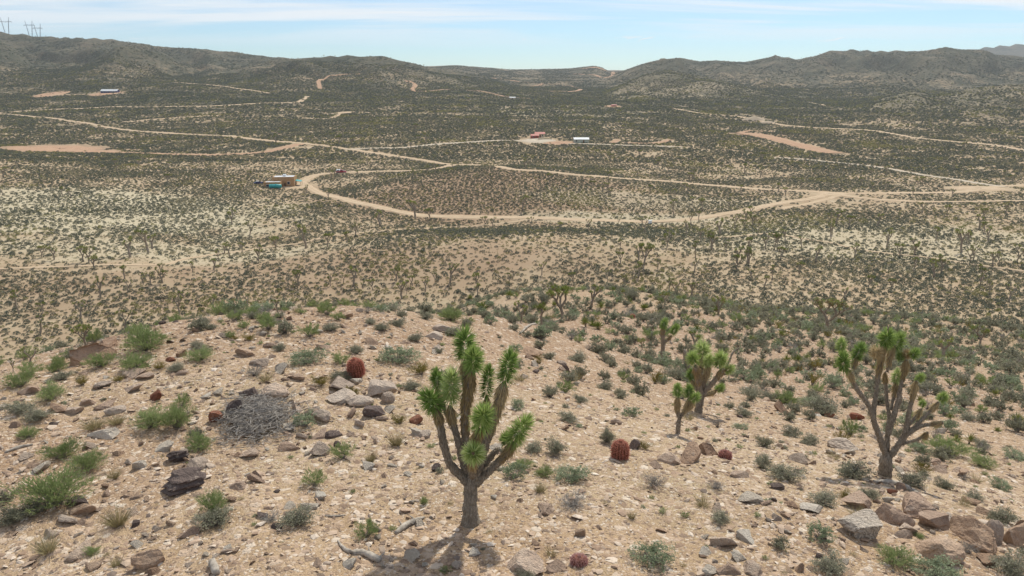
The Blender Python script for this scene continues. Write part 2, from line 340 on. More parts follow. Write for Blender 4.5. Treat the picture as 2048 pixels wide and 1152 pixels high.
M['rock_grey'] = m_rock('grey_rock', [(0.2, (0.32, 0.245, 0.195)), (0.5, (0.50, 0.395, 0.315)), (0.8, (0.64, 0.54, 0.445))])
M['rock_dark'] = m_rock('dark_varnished_rock', [(0.2, (0.085, 0.065, 0.06)), (0.5, (0.165, 0.125, 0.11)), (0.8, (0.28, 0.215, 0.185))], 0.2)
M['rock_pale'] = m_rock('pale_quartz', [(0.2, (0.44, 0.36, 0.28)), (0.5, (0.58, 0.50, 0.41)), (0.8, (0.70, 0.63, 0.54))], 0.15)
M['rock_red'] = m_rock('red_rock', [(0.2, (0.15, 0.055, 0.035)), (0.5, (0.28, 0.115, 0.07)), (0.8, (0.40, 0.2, 0.13))], 0.3)
M['rock_striped'] = m_rock('banded_gneiss', [(0.2, (0.40, 0.32, 0.25)), (0.5, (0.55, 0.465, 0.38)), (0.8, (0.68, 0.61, 0.52))], 0.5, 0.5)
M['leaf_green'] = m_leaf('green_broom_leaf', [(0.15, 0.19, 0.07), (0.25, 0.30, 0.12), (0.36, 0.41, 0.19)], 0.35)
M['leaf_grey'] = m_leaf('grey_brush_leaf', [(0.165, 0.16, 0.105), (0.25, 0.245, 0.17), (0.36, 0.345, 0.25)], 0.4)
M['leaf_sage'] = m_leaf('sage_leaf', [(0.18, 0.215, 0.12), (0.27, 0.31, 0.19), (0.37, 0.41, 0.28)], 0.35)
M['leaf_olive'] = m_leaf('olive_leaf', [(0.14, 0.12, 0.022), (0.215, 0.18, 0.04), (0.30, 0.25, 0.07)])
M['leaf_far_olive'] = m_leaf('valley_olive_leaf', [(0.15, 0.145, 0.05), (0.23, 0.22, 0.085), (0.33, 0.31, 0.14)], 0.35)
M['leaf_far_pale'] = m_leaf('valley_straw_leaf', [(0.20, 0.18, 0.10), (0.29, 0.26, 0.155), (0.38, 0.345, 0.22)], 0.3)
M['leaf_straw'] = m_leaf('dry_straw', [(0.26, 0.21, 0.10), (0.38, 0.32, 0.17), (0.50, 0.44, 0.27)])
M['leaf_far'] = m_leaf('valley_brush_leaf', [(0.072, 0.083, 0.062), (0.11, 0.121, 0.088), (0.155, 0.163, 0.115), (0.21, 0.213, 0.15)], 0.28)
M['scale'] = m_leaf('bark_scale', [(0.17, 0.13, 0.095), (0.31, 0.26, 0.20), (0.47, 0.41, 0.33)], 0.2, 0.9)
M['twig'] = m_leaf('grey_twig', [(0.16, 0.14, 0.12), (0.27, 0.24, 0.21), (0.40, 0.37, 0.335)], 0.0, 0.9)
M['bark'] = m_bark()
M['blade'] = m_leaf('joshua_blade', [(0.06, 0.11, 0.025), (0.20, 0.31, 0.075), (0.42, 0.52, 0.17), (0.76, 0.79, 0.45)], 0.35, 0.35)
M['blade_far'] = m_leaf('joshua_blade_far', [(0.09, 0.115, 0.03), (0.19, 0.225, 0.055), (0.33, 0.345, 0.10)], 0.3, 0.5)
M['thatch'] = m_leaf('dead_leaf_thatch', [(0.30, 0.21, 0.10), (0.48, 0.365, 0.20), (0.66, 0.55, 0.35)], 0.4, 0.8)
M['yucca'] = m_leaf('yucca_blade', [(0.10, 0.14, 0.03), (0.19, 0.225, 0.05), (0.32, 0.31, 0.09)], 0.15, 0.5)
M['dead_wood'] = m_plain('weathered_wood', (0.36, 0.315, 0.265), 0.9, 0.1, 0.4, 9)

def m_gravel():
    s = NT('gravel_stone'); r = s.rnd()
    c = s.ramp(r, [(0.0, (0.17, 0.135, 0.115)), (0.12, (0.30, 0.21, 0.15)), (0.35, (0.39, 0.28, 0.205)), (0.7, (0.49, 0.38, 0.29)), (1.0, (0.64, 0.55, 0.46))])
    n = s.noise(s.pos(), 30, 3, 0.7); return s.done(s.mix(0.5, c, s.mix(1.0, c, s.ramp(n, [(0.3, (0.6, 0.58, 0.56)), (0.7, (1.25, 1.22, 1.2))]), 'MULTIPLY')), 0.9, None, 0.1)
M['gravel'] = m_gravel()
# ------------------------------------------------------------------ mesh building
def mesh_np(name, V, faces, mats, fmat=None, tone=None, smooth_sh=False):
    "V: n x 3, faces: list of index arrays (k x 3 or k x 4)"
    me = bpy.data.meshes.new(name); V = np.asarray(V, np.float32)
    faces = [np.asarray(f, np.int32) for f in faces if len(f)]
    me.vertices.add(len(V)); me.vertices.foreach_set('co', V.ravel())
    nl = sum(f.size for f in faces); nf = sum(len(f) for f in faces)
    me.loops.add(nl); me.loops.foreach_set('vertex_index', np.concatenate([f.ravel() for f in faces]))
    sizes = np.concatenate([np.full(len(f), f.shape[1], np.int32) for f in faces])
    starts = np.r_[0, np.cumsum(sizes)[:-1]].astype(np.int32)
    me.polygons.add(nf); me.polygons.foreach_set('loop_start', starts)
    try: me.polygons.foreach_set('loop_total', sizes)
    except Exception: pass
    for m in mats: me.materials.append(m)
    if fmat is not None: me.polygons.foreach_set('material_index', np.asarray(fmat, np.int32))
    me.polygons.foreach_set('use_smooth', np.full(nf, smooth_sh))
    if tone is not None:
        a = me.attributes.new('tone', 'FLOAT', 'POINT'); a.data.foreach_set('value', np.asarray(tone, np.float32))
    me.update(calc_edges=True); me.validate(); return me
class MB:
    "collects shapes into one mesh; every shape has a material index and a tone"
    def __init__(s): s.V = []; s.T = []; s.Q = []; s.tm = []; s.qm = []; s.tone = []; s.n = 0
    def add(s, V, tris=None, quads=None, mat=0, tone=0.5):
        V = np.asarray(V, float).reshape(-1, 3); s.V.append(V)
        s.tone.append(np.broadcast_to(np.asarray(tone, float), (len(V),)))
        if tris is not None and len(tris): s.T.append(np.asarray(tris, int) + s.n); s.tm.append(np.full(len(tris), mat))
        if quads is not None and len(quads): s.Q.append(np.asarray(quads, int) + s.n); s.qm.append(np.full(len(quads), mat))
        s.n += len(V)
    def tube(s, pts, rad, sides=7, mat=0, tone=0.5, cap=True, rough=0.0):
        pts = np.asarray(pts, float); k = len(pts); rad = np.broadcast_to(np.asarray(rad, float), (k,))
        d = np.gradient(pts, axis=0); d /= np.linalg.norm(d, axis=1)[:, None] + 1e-9
        ref = np.array([1.0, 0, 0]) if abs(d[:, 0]).mean() < 0.8 else np.array([0, 1.0, 0])
        a = np.cross(d, ref); a /= np.linalg.norm(a, axis=1)[:, None] + 1e-9; b = np.cross(d, a)
        an = np.arange(sides) * 2 * np.pi / sides
        rr = rad[:, None] * (1 + rough * RNG.uniform(-1, 1, (k, sides)))
        V = pts[:, None] + rr[..., None] * (np.cos(an)[None, :, None] * a[:, None] + np.sin(an)[None, :, None] * b[:, None])
        i = np.arange(k - 1)[:, None] * sides; j = np.arange(sides)[None]; jn = (j + 1) % sides
        q = np.stack([i + j, i + jn, i + sides + jn, i + sides + j], -1).reshape(-1, 4)
        V = V.reshape(-1, 3); tris = []
        if cap:
            V = np.r_[V, pts[-1:], pts[:1]]; e = (k - 1) * sides
            tris = [(e + x, e + (x + 1) % sides, k * sides) for x in range(sides)] + [((x + 1) % sides, x, k * sides + 1) for x in range(sides)]
        s.add(V, tris, q, mat, tone)
    def box(s, x0, x1, y0, y1, z0, z1, mat=0):
        V = [(x, y, z) for z in (z0, z1) for x, y in ((x0, y0), (x1, y0), (x1, y1), (x0, y1))]
        s.add(V, None, [(3, 2, 1, 0), (4, 5, 6, 7), (0, 1, 5, 4), (1, 2, 6, 5), (2, 3, 7, 6), (3, 0, 4, 7)], mat)
    def blades(s, base, dirv, length, width, mat=0, tone=0.5, droop=0.0, tip_tone=0.12):
        "narrow folded leaves, two triangles each: base n x 3, unit directions n x 3"
        base = np.asarray(base, float); n = len(base); L = np.broadcast_to(length, (n,))[:, None]; w = np.broadcast_to(width, (n,))[:, None] * 0.5
        side = np.cross(dirv, RNG.normal(size=(n, 3)) * 0.3 + np.array([0, 0, 1.0])); side /= np.linalg.norm(side, axis=1)[:, None] + 1e-9
        nrm = np.cross(side, dirv); tip = base + dirv * L; tip[:, 2] -= droop * L[:, 0]
        k = base + dirv * L * 0.3 - nrm * w * 0.7
        V = np.stack([base + side * w, k, base - side * w, tip], 1).reshape(-1, 3); i = np.arange(n)[:, None] * 4
        T = np.concatenate([i + np.array([[0, 1, 3]]), i + np.array([[1, 2, 3]])])
        t = np.repeat(np.clip(np.broadcast_to(tone, (n,)), 0, 1), 4).reshape(n, 4).copy(); t[:, 3] += tip_tone
        s.add(V, T, None, mat, np.clip(t, 0, 1).ravel())
    def tris_at(s, c, size, mat=0, tone=0.5, flat=0.0):
        "small leaf triangles at points c"
        c = np.asarray(c, float); n = len(c); a = RNG.normal(size=(n, 3)); a[:, 2] *= (1 - flat); a /= np.linalg.norm(a, axis=1)[:, None]
        b = np.cross(a, RNG.normal(size=(n, 3))); b /= np.linalg.norm(b, axis=1)[:, None]; z = np.broadcast_to(size, (n,))[:, None]
        V = np.stack([c - a * z * 0.6, c + a * z * 0.5 + b * z * 0.32, c + a * z * 0.5 - b * z * 0.32], 1).reshape(-1, 3)
        s.add(V, np.arange(n * 3).reshape(n, 3), None, mat, np.repeat(np.broadcast_to(tone, (n,)), 3))
    def mesh(s, name, mats, smooth_sh=False):
        F = []; fm = []
        if s.T: F.append(np.concatenate(s.T)); fm.append(np.concatenate(s.tm))
        if s.Q: F.append(np.concatenate(s.Q)); fm.append(np.concatenate(s.qm))
        return mesh_np(name, np.concatenate(s.V), F, mats, np.concatenate(fm), np.concatenate(s.tone), smooth_sh)
def link(name, me, parent=None, loc=None, rot=None, scale=None):
    o = bpy.data.objects.new(name, me); COL.objects.link(o)
    if parent is not None: o.parent = parent
    if loc is not None: o.location = tuple(map(float, loc))
    if rot is not None: o.rotation_euler = tuple(map(float, rot))
    if scale is not None: o.scale = (scale,) * 3 if np.isscalar(scale) else tuple(map(float, scale))
    return o
def tag(o, label, cat, group=None, kind=None):
    o['label'] = label; o['category'] = cat
    if group: o['group'] = group
    if kind: o['kind'] = kind
    return o

# ------------------------------------------------------------------ roads and cleared pads (photo px, draped on the ground)
ROADS = [  # width m, material, points
    (5.5, 'road', [(-60, 224), (0, 228), (60, 233), (130, 241), (190, 250), (250, 260), (330, 266), (400, 270), (480, 275), (560, 284), (640, 291), (690, 298), (760, 308), (840, 320), (900, 329), (960, 332), (1010, 336), (1080, 342), (1180, 352), (1300, 361), (1400, 369), (1500, 377), (1600, 382), (1660, 386), (1750, 387), (1850, 386), (1930, 384), (1990, 374), (2048, 371), (2120, 366)]),
    (9, 'road_red', [(140, 302), (180, 304), (260, 306), (350, 309), (410, 310), (480, 308), (530, 304), (570, 295), (600, 288)]),
    (5, 'road_grey', [(690, 299), (740, 297), (800, 296), (860, 290), (920, 286), (980, 282), (1040, 282), (1100, 285), (1150, 288), (1250, 291), (1370, 295)]),
    (4.6, 'road', [(590, 374), (605, 364), (625, 353), (650, 348), (700, 345), (760, 343), (820, 342), (870, 338), (900, 331)]),
    (5.0, 'road', [(603, 364), (625, 379), (650, 390), (700, 402), (750, 413), (800, 424), (840, 431), (900, 434), (980, 435), (1060, 436), (1150, 440), (1230, 442), (1300, 444), (1370, 440), (1430, 432), (1500, 420), (1560, 407), (1620, 398), (1660, 388)]),
    (1.5, 'road', [(-40, 540), (60, 536), (200, 531), (320, 530), (370, 518), (440, 508), (520, 497), (600, 487), (650, 475), (740, 465), (830, 458), (900, 455), (1000, 448), (1060, 440)]),
    (1.6, 'road', [(1350, 473), (1450, 475), (1540, 468), (1600, 477), (1660, 486), (1720, 500), (1850, 515), (1950, 530), (2048, 543), (2120, 550)]),
    (6.5, 'road', [(1345, 217), (1400, 227), (1480, 234), (1530, 244), (1590, 253), (1650, 257), (1750, 262), (1830, 276), (1950, 287), (2048, 300), (2120, 306)]),
    (17, 'road_red', [(1478, 268), (1500, 268), (1530, 273), (1570, 283), (1610, 293), (1650, 303), (1672, 307)]),
    (4, 'road_red', [(1478, 266), (1500, 262), (1545, 264)]),
    (4.2, 'road_grey', [(1540, 315), (1620, 320), (1700, 328), (1780, 338), (1860, 352), (1940, 364), (1985, 371), (2010, 374)]),
    (4, 'road', [(1660, 388), (1720, 396), (1800, 402), (1900, 404), (2048, 402), (2100, 402)]),
    (7, 'road', [(-40, 228), (60, 222), (140, 218), (230, 214), (320, 214), (400, 213), (470, 210), (520, 207), (590, 205), (605, 200), (615, 193)]),
    (7, 'road_red', [(640, 178), (638, 162), (655, 153), (690, 149), (720, 148)]),
    (6, 'road', [(250, 245), (310, 239), (370, 235), (440, 231)]),
    (5, 'road', [(610, 237), (660, 237), (690, 224), (750, 226)]),
    (7, 'road_red', [(810, 162), (830, 168), (825, 180), (840, 183), (900, 180), (970, 184), (1020, 195), (1060, 197)]),
    (8, 'road_red', [(985, 156), (1040, 164), (1085, 168), (1030, 174)]),
    (9, 'road_red', [(1095, 168), (1140, 172), (1160, 180), (1100, 183)]),
    (12, 'road_red', [(1150, 148), (1190, 150), (1222, 152), (1226, 144)]),
    (5, 'road_red', [(1235, 280), (1225, 286)]), (5, 'road_red', [(1250, 286), (1300, 287), (1340, 280)]),
    (5, 'road', [(85, 193), (130, 190), (190, 188), (250, 187)]), (5, 'road', [(350, 165), (420, 170), (480, 178), (540, 187)]),
    (4, 'road', [(1620, 205), (1660, 213)]), (3, 'road', [(1690, 388), (1640, 402), (1560, 418)])]
PADS = [  # centre px, radii m, material
    (120, 299, 27, 30, 'road_red'), (60, 297, 15, 18, 'road_red'), (190, 304, 14, 14, 'road_red'), (592, 372, 8, 9, 'road'), (214, 187, 20, 26, 'road_red'), (100, 189, 16, 34, 'road_red'), (1515, 239, 10, 12, 'road_grey'), (1075, 281, 14, 14, 'road_grey'), (1120, 286, 13, 9, 'road_red'),
    (1960, 377, 14, 9, 'road'), (1660, 388, 6, 7, 'road'), (690, 225, 9, 10, 'road'), (1190, 135, 45, 50, 'road_red'), (1225, 213, 10, 14, 'road_red')]
RX0, RX1, RY0, RY1 = -900, 900, 100, 1500
RMASK = np.zeros((RX1 - RX0, RY1 - RY0), bool)
def mark(x, y, rad):
    k = int(math.ceil(rad)); o = np.arange(-k, k + 1)
    ox, oy = np.meshgrid(o, o, indexing='ij'); inside = ox ** 2 + oy ** 2 <= rad * rad + 0.5; ox = ox[inside]; oy = oy[inside]
    ix = (np.floor(x)[:, None] - RX0 + ox).astype(int).ravel(); iy = (np.floor(y)[:, None] - RY0 + oy).astype(int).ravel()
    ok = (ix >= 0) & (ix < RMASK.shape[0]) & (iy >= 0) & (iy < RMASK.shape[1]); RMASK[ix[ok], iy[ok]] = True
def on_road(x, y):
    ix = (np.floor(x) - RX0).astype(int); iy = (np.floor(y) - RY0).astype(int)
    ok = (ix >= 0) & (ix < RMASK.shape[0]) & (iy >= 0) & (iy < RMASK.shape[1]); r = np.zeros(len(x), bool)
    r[ok] = RMASK[ix[ok], iy[ok]]; return r
def smooth_line(p, step):
    "Catmull-Rom through the points, resampled"
    p = np.vstack([2 * p[0] - p[1], p, 2 * p[-1] - p[-2]]); out = []
    for i in range(1, len(p) - 2):
        n = max(2, int(np.linalg.norm(p[i + 1] - p[i]) / step)); t = np.linspace(0, 1, n, endpoint=False)[:, None]
        a, b, c, d = p[i - 1:i + 3]
        out.append(0.5 * (2 * b + (c - a) * t + (2 * a - 5 * b + 4 * c - d) * t * t + (3 * b - a - 3 * c + d) * t ** 3))
    return np.vstack(out + [p[-2:-1]])
road_meshes = []
for k, (w, mt, line) in enumerate(ROADS):
    line = np.array(line, float); h = hit(line[:, 0], line[:, 1]); far = h[:, 1].mean()
    c = smooth_line(h[:, :2], 2.0 if far < 700 else 6.0); d = np.gradient(c, axis=0); d /= np.linalg.norm(d, axis=1)[:, None] + 1e-9
    nrm = np.c_[-d[:, 1], d[:, 0]]; rows = []; lift = 0.10 + 0.02 * (k % 5)
    ww = w * 0.5
    for j, f in enumerate(np.linspace(-1, 1, 9)):
        jit = perlin(c[:, 0] / 5 + j * 31, c[:, 1] / 5, 300 + k) * w * (0.22 if abs(f) > 0.9 else 0.03)
        q = c + nrm * (f * ww + jit)[:, None]
        z = height(q[:, 0], q[:, 1]) + lift + 0.00028 * np.hypot(q[:, 0], q[:, 1]) - (0.25 + 0.0002 * far if abs(f) > 0.9 else 0.0)
        rows.append(np.c_[q, z])
    V = np.stack(rows, 1).reshape(-1, 3); n = len(c); i = np.arange(n - 1)[:, None] * 9; j = np.arange(8)[None]
    Q = np.stack([i + j, i + j + 1, i + j + 10, i + j + 9], -1).reshape(-1, 4)
    me = mesh_np('dirt_road', V, [Q], [M[mt]], None, np.clip(np.tile([0.1, 0.5, 1, 0.75, 0.45, 0.75, 1, 0.5, 0.1], n) + RNG.normal(0, 0.1, n * 9), 0, 1), True)
    o = link('dirt_road', me); o['kind'] = 'structure'
    mark(c[:, 0], c[:, 1], w * 0.5 + (0.8 if w > 2 else 0.3))
for k, (u, v, ru, rv, mt) in enumerate(PADS):
    c = hit(u, v)[0]; n = 40; a = np.linspace(0, 2 * np.pi, n, endpoint=False); V = []
    for f in (0.02, 0.35, 0.7, 1.0):
        jit = 1 + 0.22 * perlin(np.cos(a) * 2 + k * 5, np.sin(a) * 2, 400 + k)
        x = c[0] + np.cos(a) * ru * f * jit; y = c[1] + np.sin(a) * rv * f * jit
        V.append(np.c_[x, y, height(x, y) + 0.22 + 0.0003 * c[1] - (0.45 if f == 1.0 else 0)])
        mark(x, y, max(2.0, ru * 0.2))
    i = np.arange(3)[:, None] * n; j = np.arange(n)[None]; jn = (j + 1) % n
    Q = np.stack([i + j, i + jn, i + n + jn, i + n + j], -1).reshape(-1, 4)
    o = link('bare_dirt_pad', mesh_np('bare_dirt_pad', np.vstack(V), [Q, np.arange(n)[None]], [M[mt]], None, np.repeat([0.9, 0.8, 0.7, 0.3], n), True)); o['kind'] = 'structure'

# ------------------------------------------------------------------ ground sheet
SOIL = [  # centre px, radii m, red, pale : patches of soil colour; the loop mound's darkening is painted cloud shade
    (750, 525, 60, 22, 0.6, 0), (350, 580, 45, 18, 0.4, 0), (1000, 382, 85, 62, 0.9, 0), (120, 300, 60, 40, 0.9, 0), (150, 420, 90, 60, 0, 0.75), (300, 500, 60, 20, 0, 0.5),
    (1700, 480, 80, 45, 0, 0.55), (1450, 690, 22, 22, 0.75, 0), (1300, 900, 9, 4, 0.0, 0.35), (450, 640, 9, 4, 0.55, 0), (150, 930, 3.5, 2, 0.6, 0), (1190, 700, 12, 9, 0.5, 0), (1850, 660, 25, 20, 0.4, 0), (1560, 270, 60, 30, 0.7, 0), (1300, 400, 60, 20, 0, 0.4), (1250, 440, 45, 14, 0, 0.6), (1130, 225, 120, 90, 0, 0.35), (1330, 165, 230, 190, 0, 0.3), (1440, 185, 130, 120, 0, 0.2), (1830, 200, 90, 110, 0, 0.3), (2000, 190, 110, 110, 0, 0.3), (900, 165, 120, 120, 0, 0.2)]
def soil_at(x, y):
    red = np.zeros(len(x)); pale = np.zeros(len(x)); wob = fbm(x / 14, y / 14, 3, 90) * 0.5
    for (u, v, ru, rv, a, b), c in zip(SOIL, SOILC):
        f = 1 - smooth(0.55, 1.15, np.hypot((x - c[0]) / ru, (y - c[1]) / rv) + wob)
        red = np.maximum(red, f * a); pale = np.maximum(pale, f * b)
    return red, pale
SOILC = hit([s[0] for s in SOIL], [s[1] for s in SOIL])
th_all = np.r_[TH, np.radians(np.arange(52, 309, 4.0))]
T2, R2 = np.meshgrid(th_all[len(TH):], R, indexing='ij'); X2 = R2 * np.sin(T2); Y2 = R2 * np.cos(T2)
z2, h2 = terrain(X2.ravel(), Y2.ravel())
AX = np.vstack([GX, X2]); AY = np.vstack([GY, Y2]); AZ = np.vstack([GZ, z2.reshape(X2.shape)]); AH = np.vstack([GH, h2.reshape(X2.shape)])
nth, nr = AX.shape
i = np.arange(nth)[:, None]; j = np.arange(nr - 1)[None]; inx = (i + 1) % nth
Q = np.stack([i * nr + j, inx * nr + j, inx * nr + j + 1, i * nr + j + 1], -1).reshape(-1, 4)[:, ::-1]
V = np.c_[AX.ravel(), AY.ravel(), AZ.ravel()]; V = np.vstack([V, [[0, 0, AZ[:, 0].mean()]]]); nc = len(V) - 1
T = np.array([(a * nr, nc, ((a + 1) % nth) * nr) for a in range(nth)])[:, ::-1]
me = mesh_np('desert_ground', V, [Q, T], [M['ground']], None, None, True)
rr = np.hypot(V[:, 0], V[:, 1]); red, pale = soil_at(V[:, 0], V[:, 1])
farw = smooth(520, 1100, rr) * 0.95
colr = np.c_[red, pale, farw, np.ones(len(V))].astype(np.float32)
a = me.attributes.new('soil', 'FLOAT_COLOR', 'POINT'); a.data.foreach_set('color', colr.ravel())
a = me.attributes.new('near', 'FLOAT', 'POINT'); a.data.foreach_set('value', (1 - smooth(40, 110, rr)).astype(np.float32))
hv = np.r_[AH.ravel(), 0] * smooth(700, 1200, rr)
a = me.attributes.new('hill', 'FLOAT', 'POINT'); a.data.foreach_set('value', hv.astype(np.float32))
ground = link('ground', me); ground['kind'] = 'structure'
# ------------------------------------------------------------------ plant and rock prototypes (unit size, shared by copies)
def unit(v): return v / (np.linalg.norm(v, axis=-1, keepdims=True) + 1e-9)
def stems_of(n, amax, hgt, rad, curve=0.25, sides=0):
    "stem end points and a curve function for a bush of radius rad and height hgt"
    az = RNG.uniform(0, 2 * np.pi, n); po = np.sqrt(RNG.uniform(0, 1, n)) * amax
    ln = RNG.uniform(0.72, 1.0, n)
    d = np.c_[np.sin(po) * np.cos(az) * rad / math.sin(min(amax, 1.5)), np.sin(po) * np.sin(az) * rad / math.sin(min(amax, 1.5)), np.cos(po) ** 0.6 * hgt]
    d = d * ln[:, None]; lop = 1 + 0.15 * np.sin(az * 2 + RNG.uniform(0, 6)) + 0.15 * np.sin(az * 3 + RNG.uniform(0, 6)); d *= lop[:, None]
    b = RNG.normal(0, 0.05 * rad, (n, 3)); b[:, 2] = 0
    side = RNG.normal(0, curve * 0.3 * rad, (n, 3)); side[:, 2] = abs(side[:, 2])
    def at(i, t):
        t = np.asarray(t)[:, None]
        return b[i] + d[i] * t + side[i] * (t * (1 - t)) * 2 + np.array([0, 0, 1.0]) * (hgt * 0.12 * (t * (1 - t)) * 2)
    return d, at
def ribbon(mb, p0, p1, w, mat=0, tone=0.5):
    n = len(p0); d = unit(p1 - p0); s = unit(np.cross(d, RNG.normal(size=(n, 3)))) * np.broadcast_to(w, (n,))[:, None] * 0.5
    s2 = np.cross(d, s)
    V = np.stack([p0 + s, p0 - s * 0.5 + s2 * 0.87, p0 - s * 0.5 - s2 * 0.87, p1], 1).reshape(-1, 3); i = np.arange(n)[:, None] * 4
    T = np.concatenate([i + np.array([[0, 1, 3]]), i + np.array([[1, 2, 3]]), i + np.array([[2, 0, 3]])])
    mb.add(V, T, None, mat, np.repeat(np.broadcast_to(tone, (n,)), 4))
def bush(kind, lod):
    "returns (stems, foliage) builders; radius 0.5, height by kind"
    S, L = MB(), MB(); q = {0: 1.0, 1: 0.35, 2: 0.13}[lod]; big = {0: 1.0, 1: 1.6, 2: 2.6}[lod]
    if kind == 'green':
        n = int(110 * q) + 8; d, at = stems_of(n, 1.36, 0.62, 0.5, 0.5); i = np.arange(n)
        ribbon(S, at(i, np.full(n, 0.0)), at(i, np.full(n, 0.75)), 0.012 * big, 0, RNG.uniform(0, 0.6, n))
        m = int(2100 * q); k = RNG.integers(0, n, m); t = RNG.uniform(0.35, 1.02, m); p = at(k, t) + RNG.normal(0, 0.022, (m, 3))
        dv = unit(unit(d[k]) + RNG.normal(0, 0.45, (m, 3)) + np.array([0, 0, 0.35])); L.blades(p, dv, RNG.uniform(0.06, 0.13, m) * big ** 0.5, 0.016 * big, 0, RNG.uniform(0.1, 1, m) * 0.6 + t * 0.3)
    elif kind == 'grey':
        n = int(95 * q) + 8; d, at = stems_of(n, 1.35, 0.62, 0.5, 0.6); i = np.arange(n)
        ribbon(S, at(i, np.full(n, 0.0)), at(i, np.full(n, 0.6)), 0.016 * big, 0, RNG.uniform(0, 0.7, n))
        m = int(320 * q); k = RNG.integers(0, n, m); t = RNG.uniform(0.3, 0.8, m); p = at(k, t)
        ribbon(S, p, p + unit(unit(d[k]) + RNG.normal(0, 0.6, (m, 3))) * RNG.uniform(0.08, 0.2, m)[:, None], 0.009 * big, 0, RNG.uniform(0.1, 1, m))
        m = int(2300 * q); k = RNG.integers(0, n, m); t = RNG.uniform(0.42, 1.05, m) ; p = at(k, t) + RNG.normal(0, 0.035, (m, 3))
        L.tris_at(p, RNG.uniform(0.028, 0.055, m) * big, 0, np.clip(RNG.uniform(0, 0.7, m) + (t - 0.6) * 0.5, 0, 1))
    elif kind == 'sage':
        n = int(120 * q) + 10; d, at = stems_of(n, 1.45, 0.62, 0.5, 0.5); i = np.arange(n)
        ribbon(S, at(i, np.full(n, 0.0)), at(i, np.full(n, 0.95)), 0.012 * big, 0, RNG.uniform(0.5, 1, n))
        m = int(2400 * q); k = RNG.integers(0, n, m); t = RNG.uniform(0.5, 1.03, m) ** 0.7; p = at(k, t) + RNG.normal(0, 0.03, (m, 3))
        L.tris_at(p, RNG.uniform(0.026, 0.052, m) * big, 0, np.clip(RNG.uniform(0, 0.6, m) + (t - 0.5) * 0.5, 0, 1))
    elif kind == 'olive':
        n = int(60 * q) + 6; d, at = stems_of(n, 1.1, 0.6, 0.5, 0.3); i = np.arange(n)
        ribbon(S, at(i, np.full(n, 0.0)), at(i, np.full(n, 0.7)), 0.012 * big, 0, RNG.uniform(0, 0.5, n))
        m = int(1000 * q); k = RNG.integers(0, n, m); t = RNG.uniform(0.2, 0.95, m); p = at(k, t) + RNG.normal(0, 0.03, (m, 3))
        L.blades(p, unit(unit(d[k]) + RNG.normal(0, 0.25, (m, 3)) + np.array([0, 0, 0.3])), RNG.uniform(0.08, 0.2, m), 0.013 * big, 0, np.clip(RNG.uniform(0, 0.8, m) + (t - 0.5) * 0.4, 0, 1))
    elif kind == 'straw':
        n = int(260 * q) + 10; az = RNG.uniform(0, 6.28, n); po = np.sqrt(RNG.uniform(0, 1, n)) * 0.95
        dv = np.c_[np.sin(po) * np.cos(az), np.sin(po) * np.sin(az), np.cos(po)]; b = np.c_[np.cos(az) * 0.1, np.sin(az) * 0.1, az * 0] * RNG.uniform(0, 1, (n, 1))
        L.blades(b, dv, RNG.uniform(0.3, 0.75, n), 0.010 * big, 0, RNG.uniform(0, 1, n), 0.08)
        ribbon(S, b[:20], b[:20] + dv[:20] * 0.25, 0.01, 0, 0.5)
    elif kind == 'dead':
        n = int(80 * q) + 8; d, at = stems_of(n, 1.3, 0.6, 0.5, 0.9); i = np.arange(n)
        for a0, a1 in ((0, 0.5), (0.45, 1.0)): ribbon(S, at(i, np.full(n, a0)), at(i, np.full(n, a1)), 0.015 * big * (1.2 - a0), 0, RNG.uniform(0.2, 1, n))
        m = int(500 * q); k = RNG.integers(0, n, m); p = at(k, RNG.uniform(0.35, 0.95, m))
        ribbon(L, p, p + unit(unit(d[k]) + RNG.normal(0, 0.7, (m, 3))) * RNG.uniform(0.06, 0.2, m)[:, None], 0.009 * big, 0, RNG.uniform(0.2, 1, m))
    return S, L
LEAFMAT = {'green': 'leaf_green', 'grey': 'leaf_grey', 'sage': 'leaf_sage', 'olive': 'leaf_olive', 'straw': 'leaf_straw', 'dead': 'twig'}
BUSH = {}; BUSH1 = {}
for kind in LEAFMAT:
    BUSH[kind] = []
    for v in range(4):
        S, L = bush(kind, 0); BUSH[kind].append((S.mesh(kind + '_stems', [M['twig']]), L.mesh(kind + '_foliage', [M[LEAFMAT[kind]]])))
    for lod in (1, 2):
        BUSH1[kind, lod] = []
        for v in range(3):
            S, L = bush(kind, lod); mb = MB()
            for src, mi in ((S, 0), (L, 1)):
                off = mb.n
                mb.V += src.V; mb.tone += src.tone; mb.T += [t + off for t in src.T]; mb.tm += [np.full(len(t), mi) for t in src.T]; mb.n += src.n
            BUSH1[kind, lod].append(mb.mesh(kind + '_bush', [M['twig'], M[LEAFMAT[kind]]]))
def far_bush(mat='leaf_far'):
    mb = MB(); n = 56; az = RNG.uniform(0, 6.28, n); po = np.arccos(RNG.uniform(0.0, 1, n)); r = RNG.uniform(0.72, 1, n) ** 0.5
    c = np.c_[np.sin(po) * np.cos(az) * 0.5, np.sin(po) * np.sin(az) * 0.5, np.cos(po) * 0.55] * r[:, None]; c[:, 2] += 0.05
    mb.tris_at(c, RNG.uniform(0.2, 0.31, n), 0, np.clip(RNG.uniform(0, 0.5, n) + c[:, 2] * 0.6, 0, 1))
    return mb.mesh('valley_bush', [M[mat]])
FARB = [far_bush() for _ in range(5)] + [far_bush('leaf_far_olive') for _ in range(2)] + [far_bush('leaf_far_pale') for _ in range(2)]

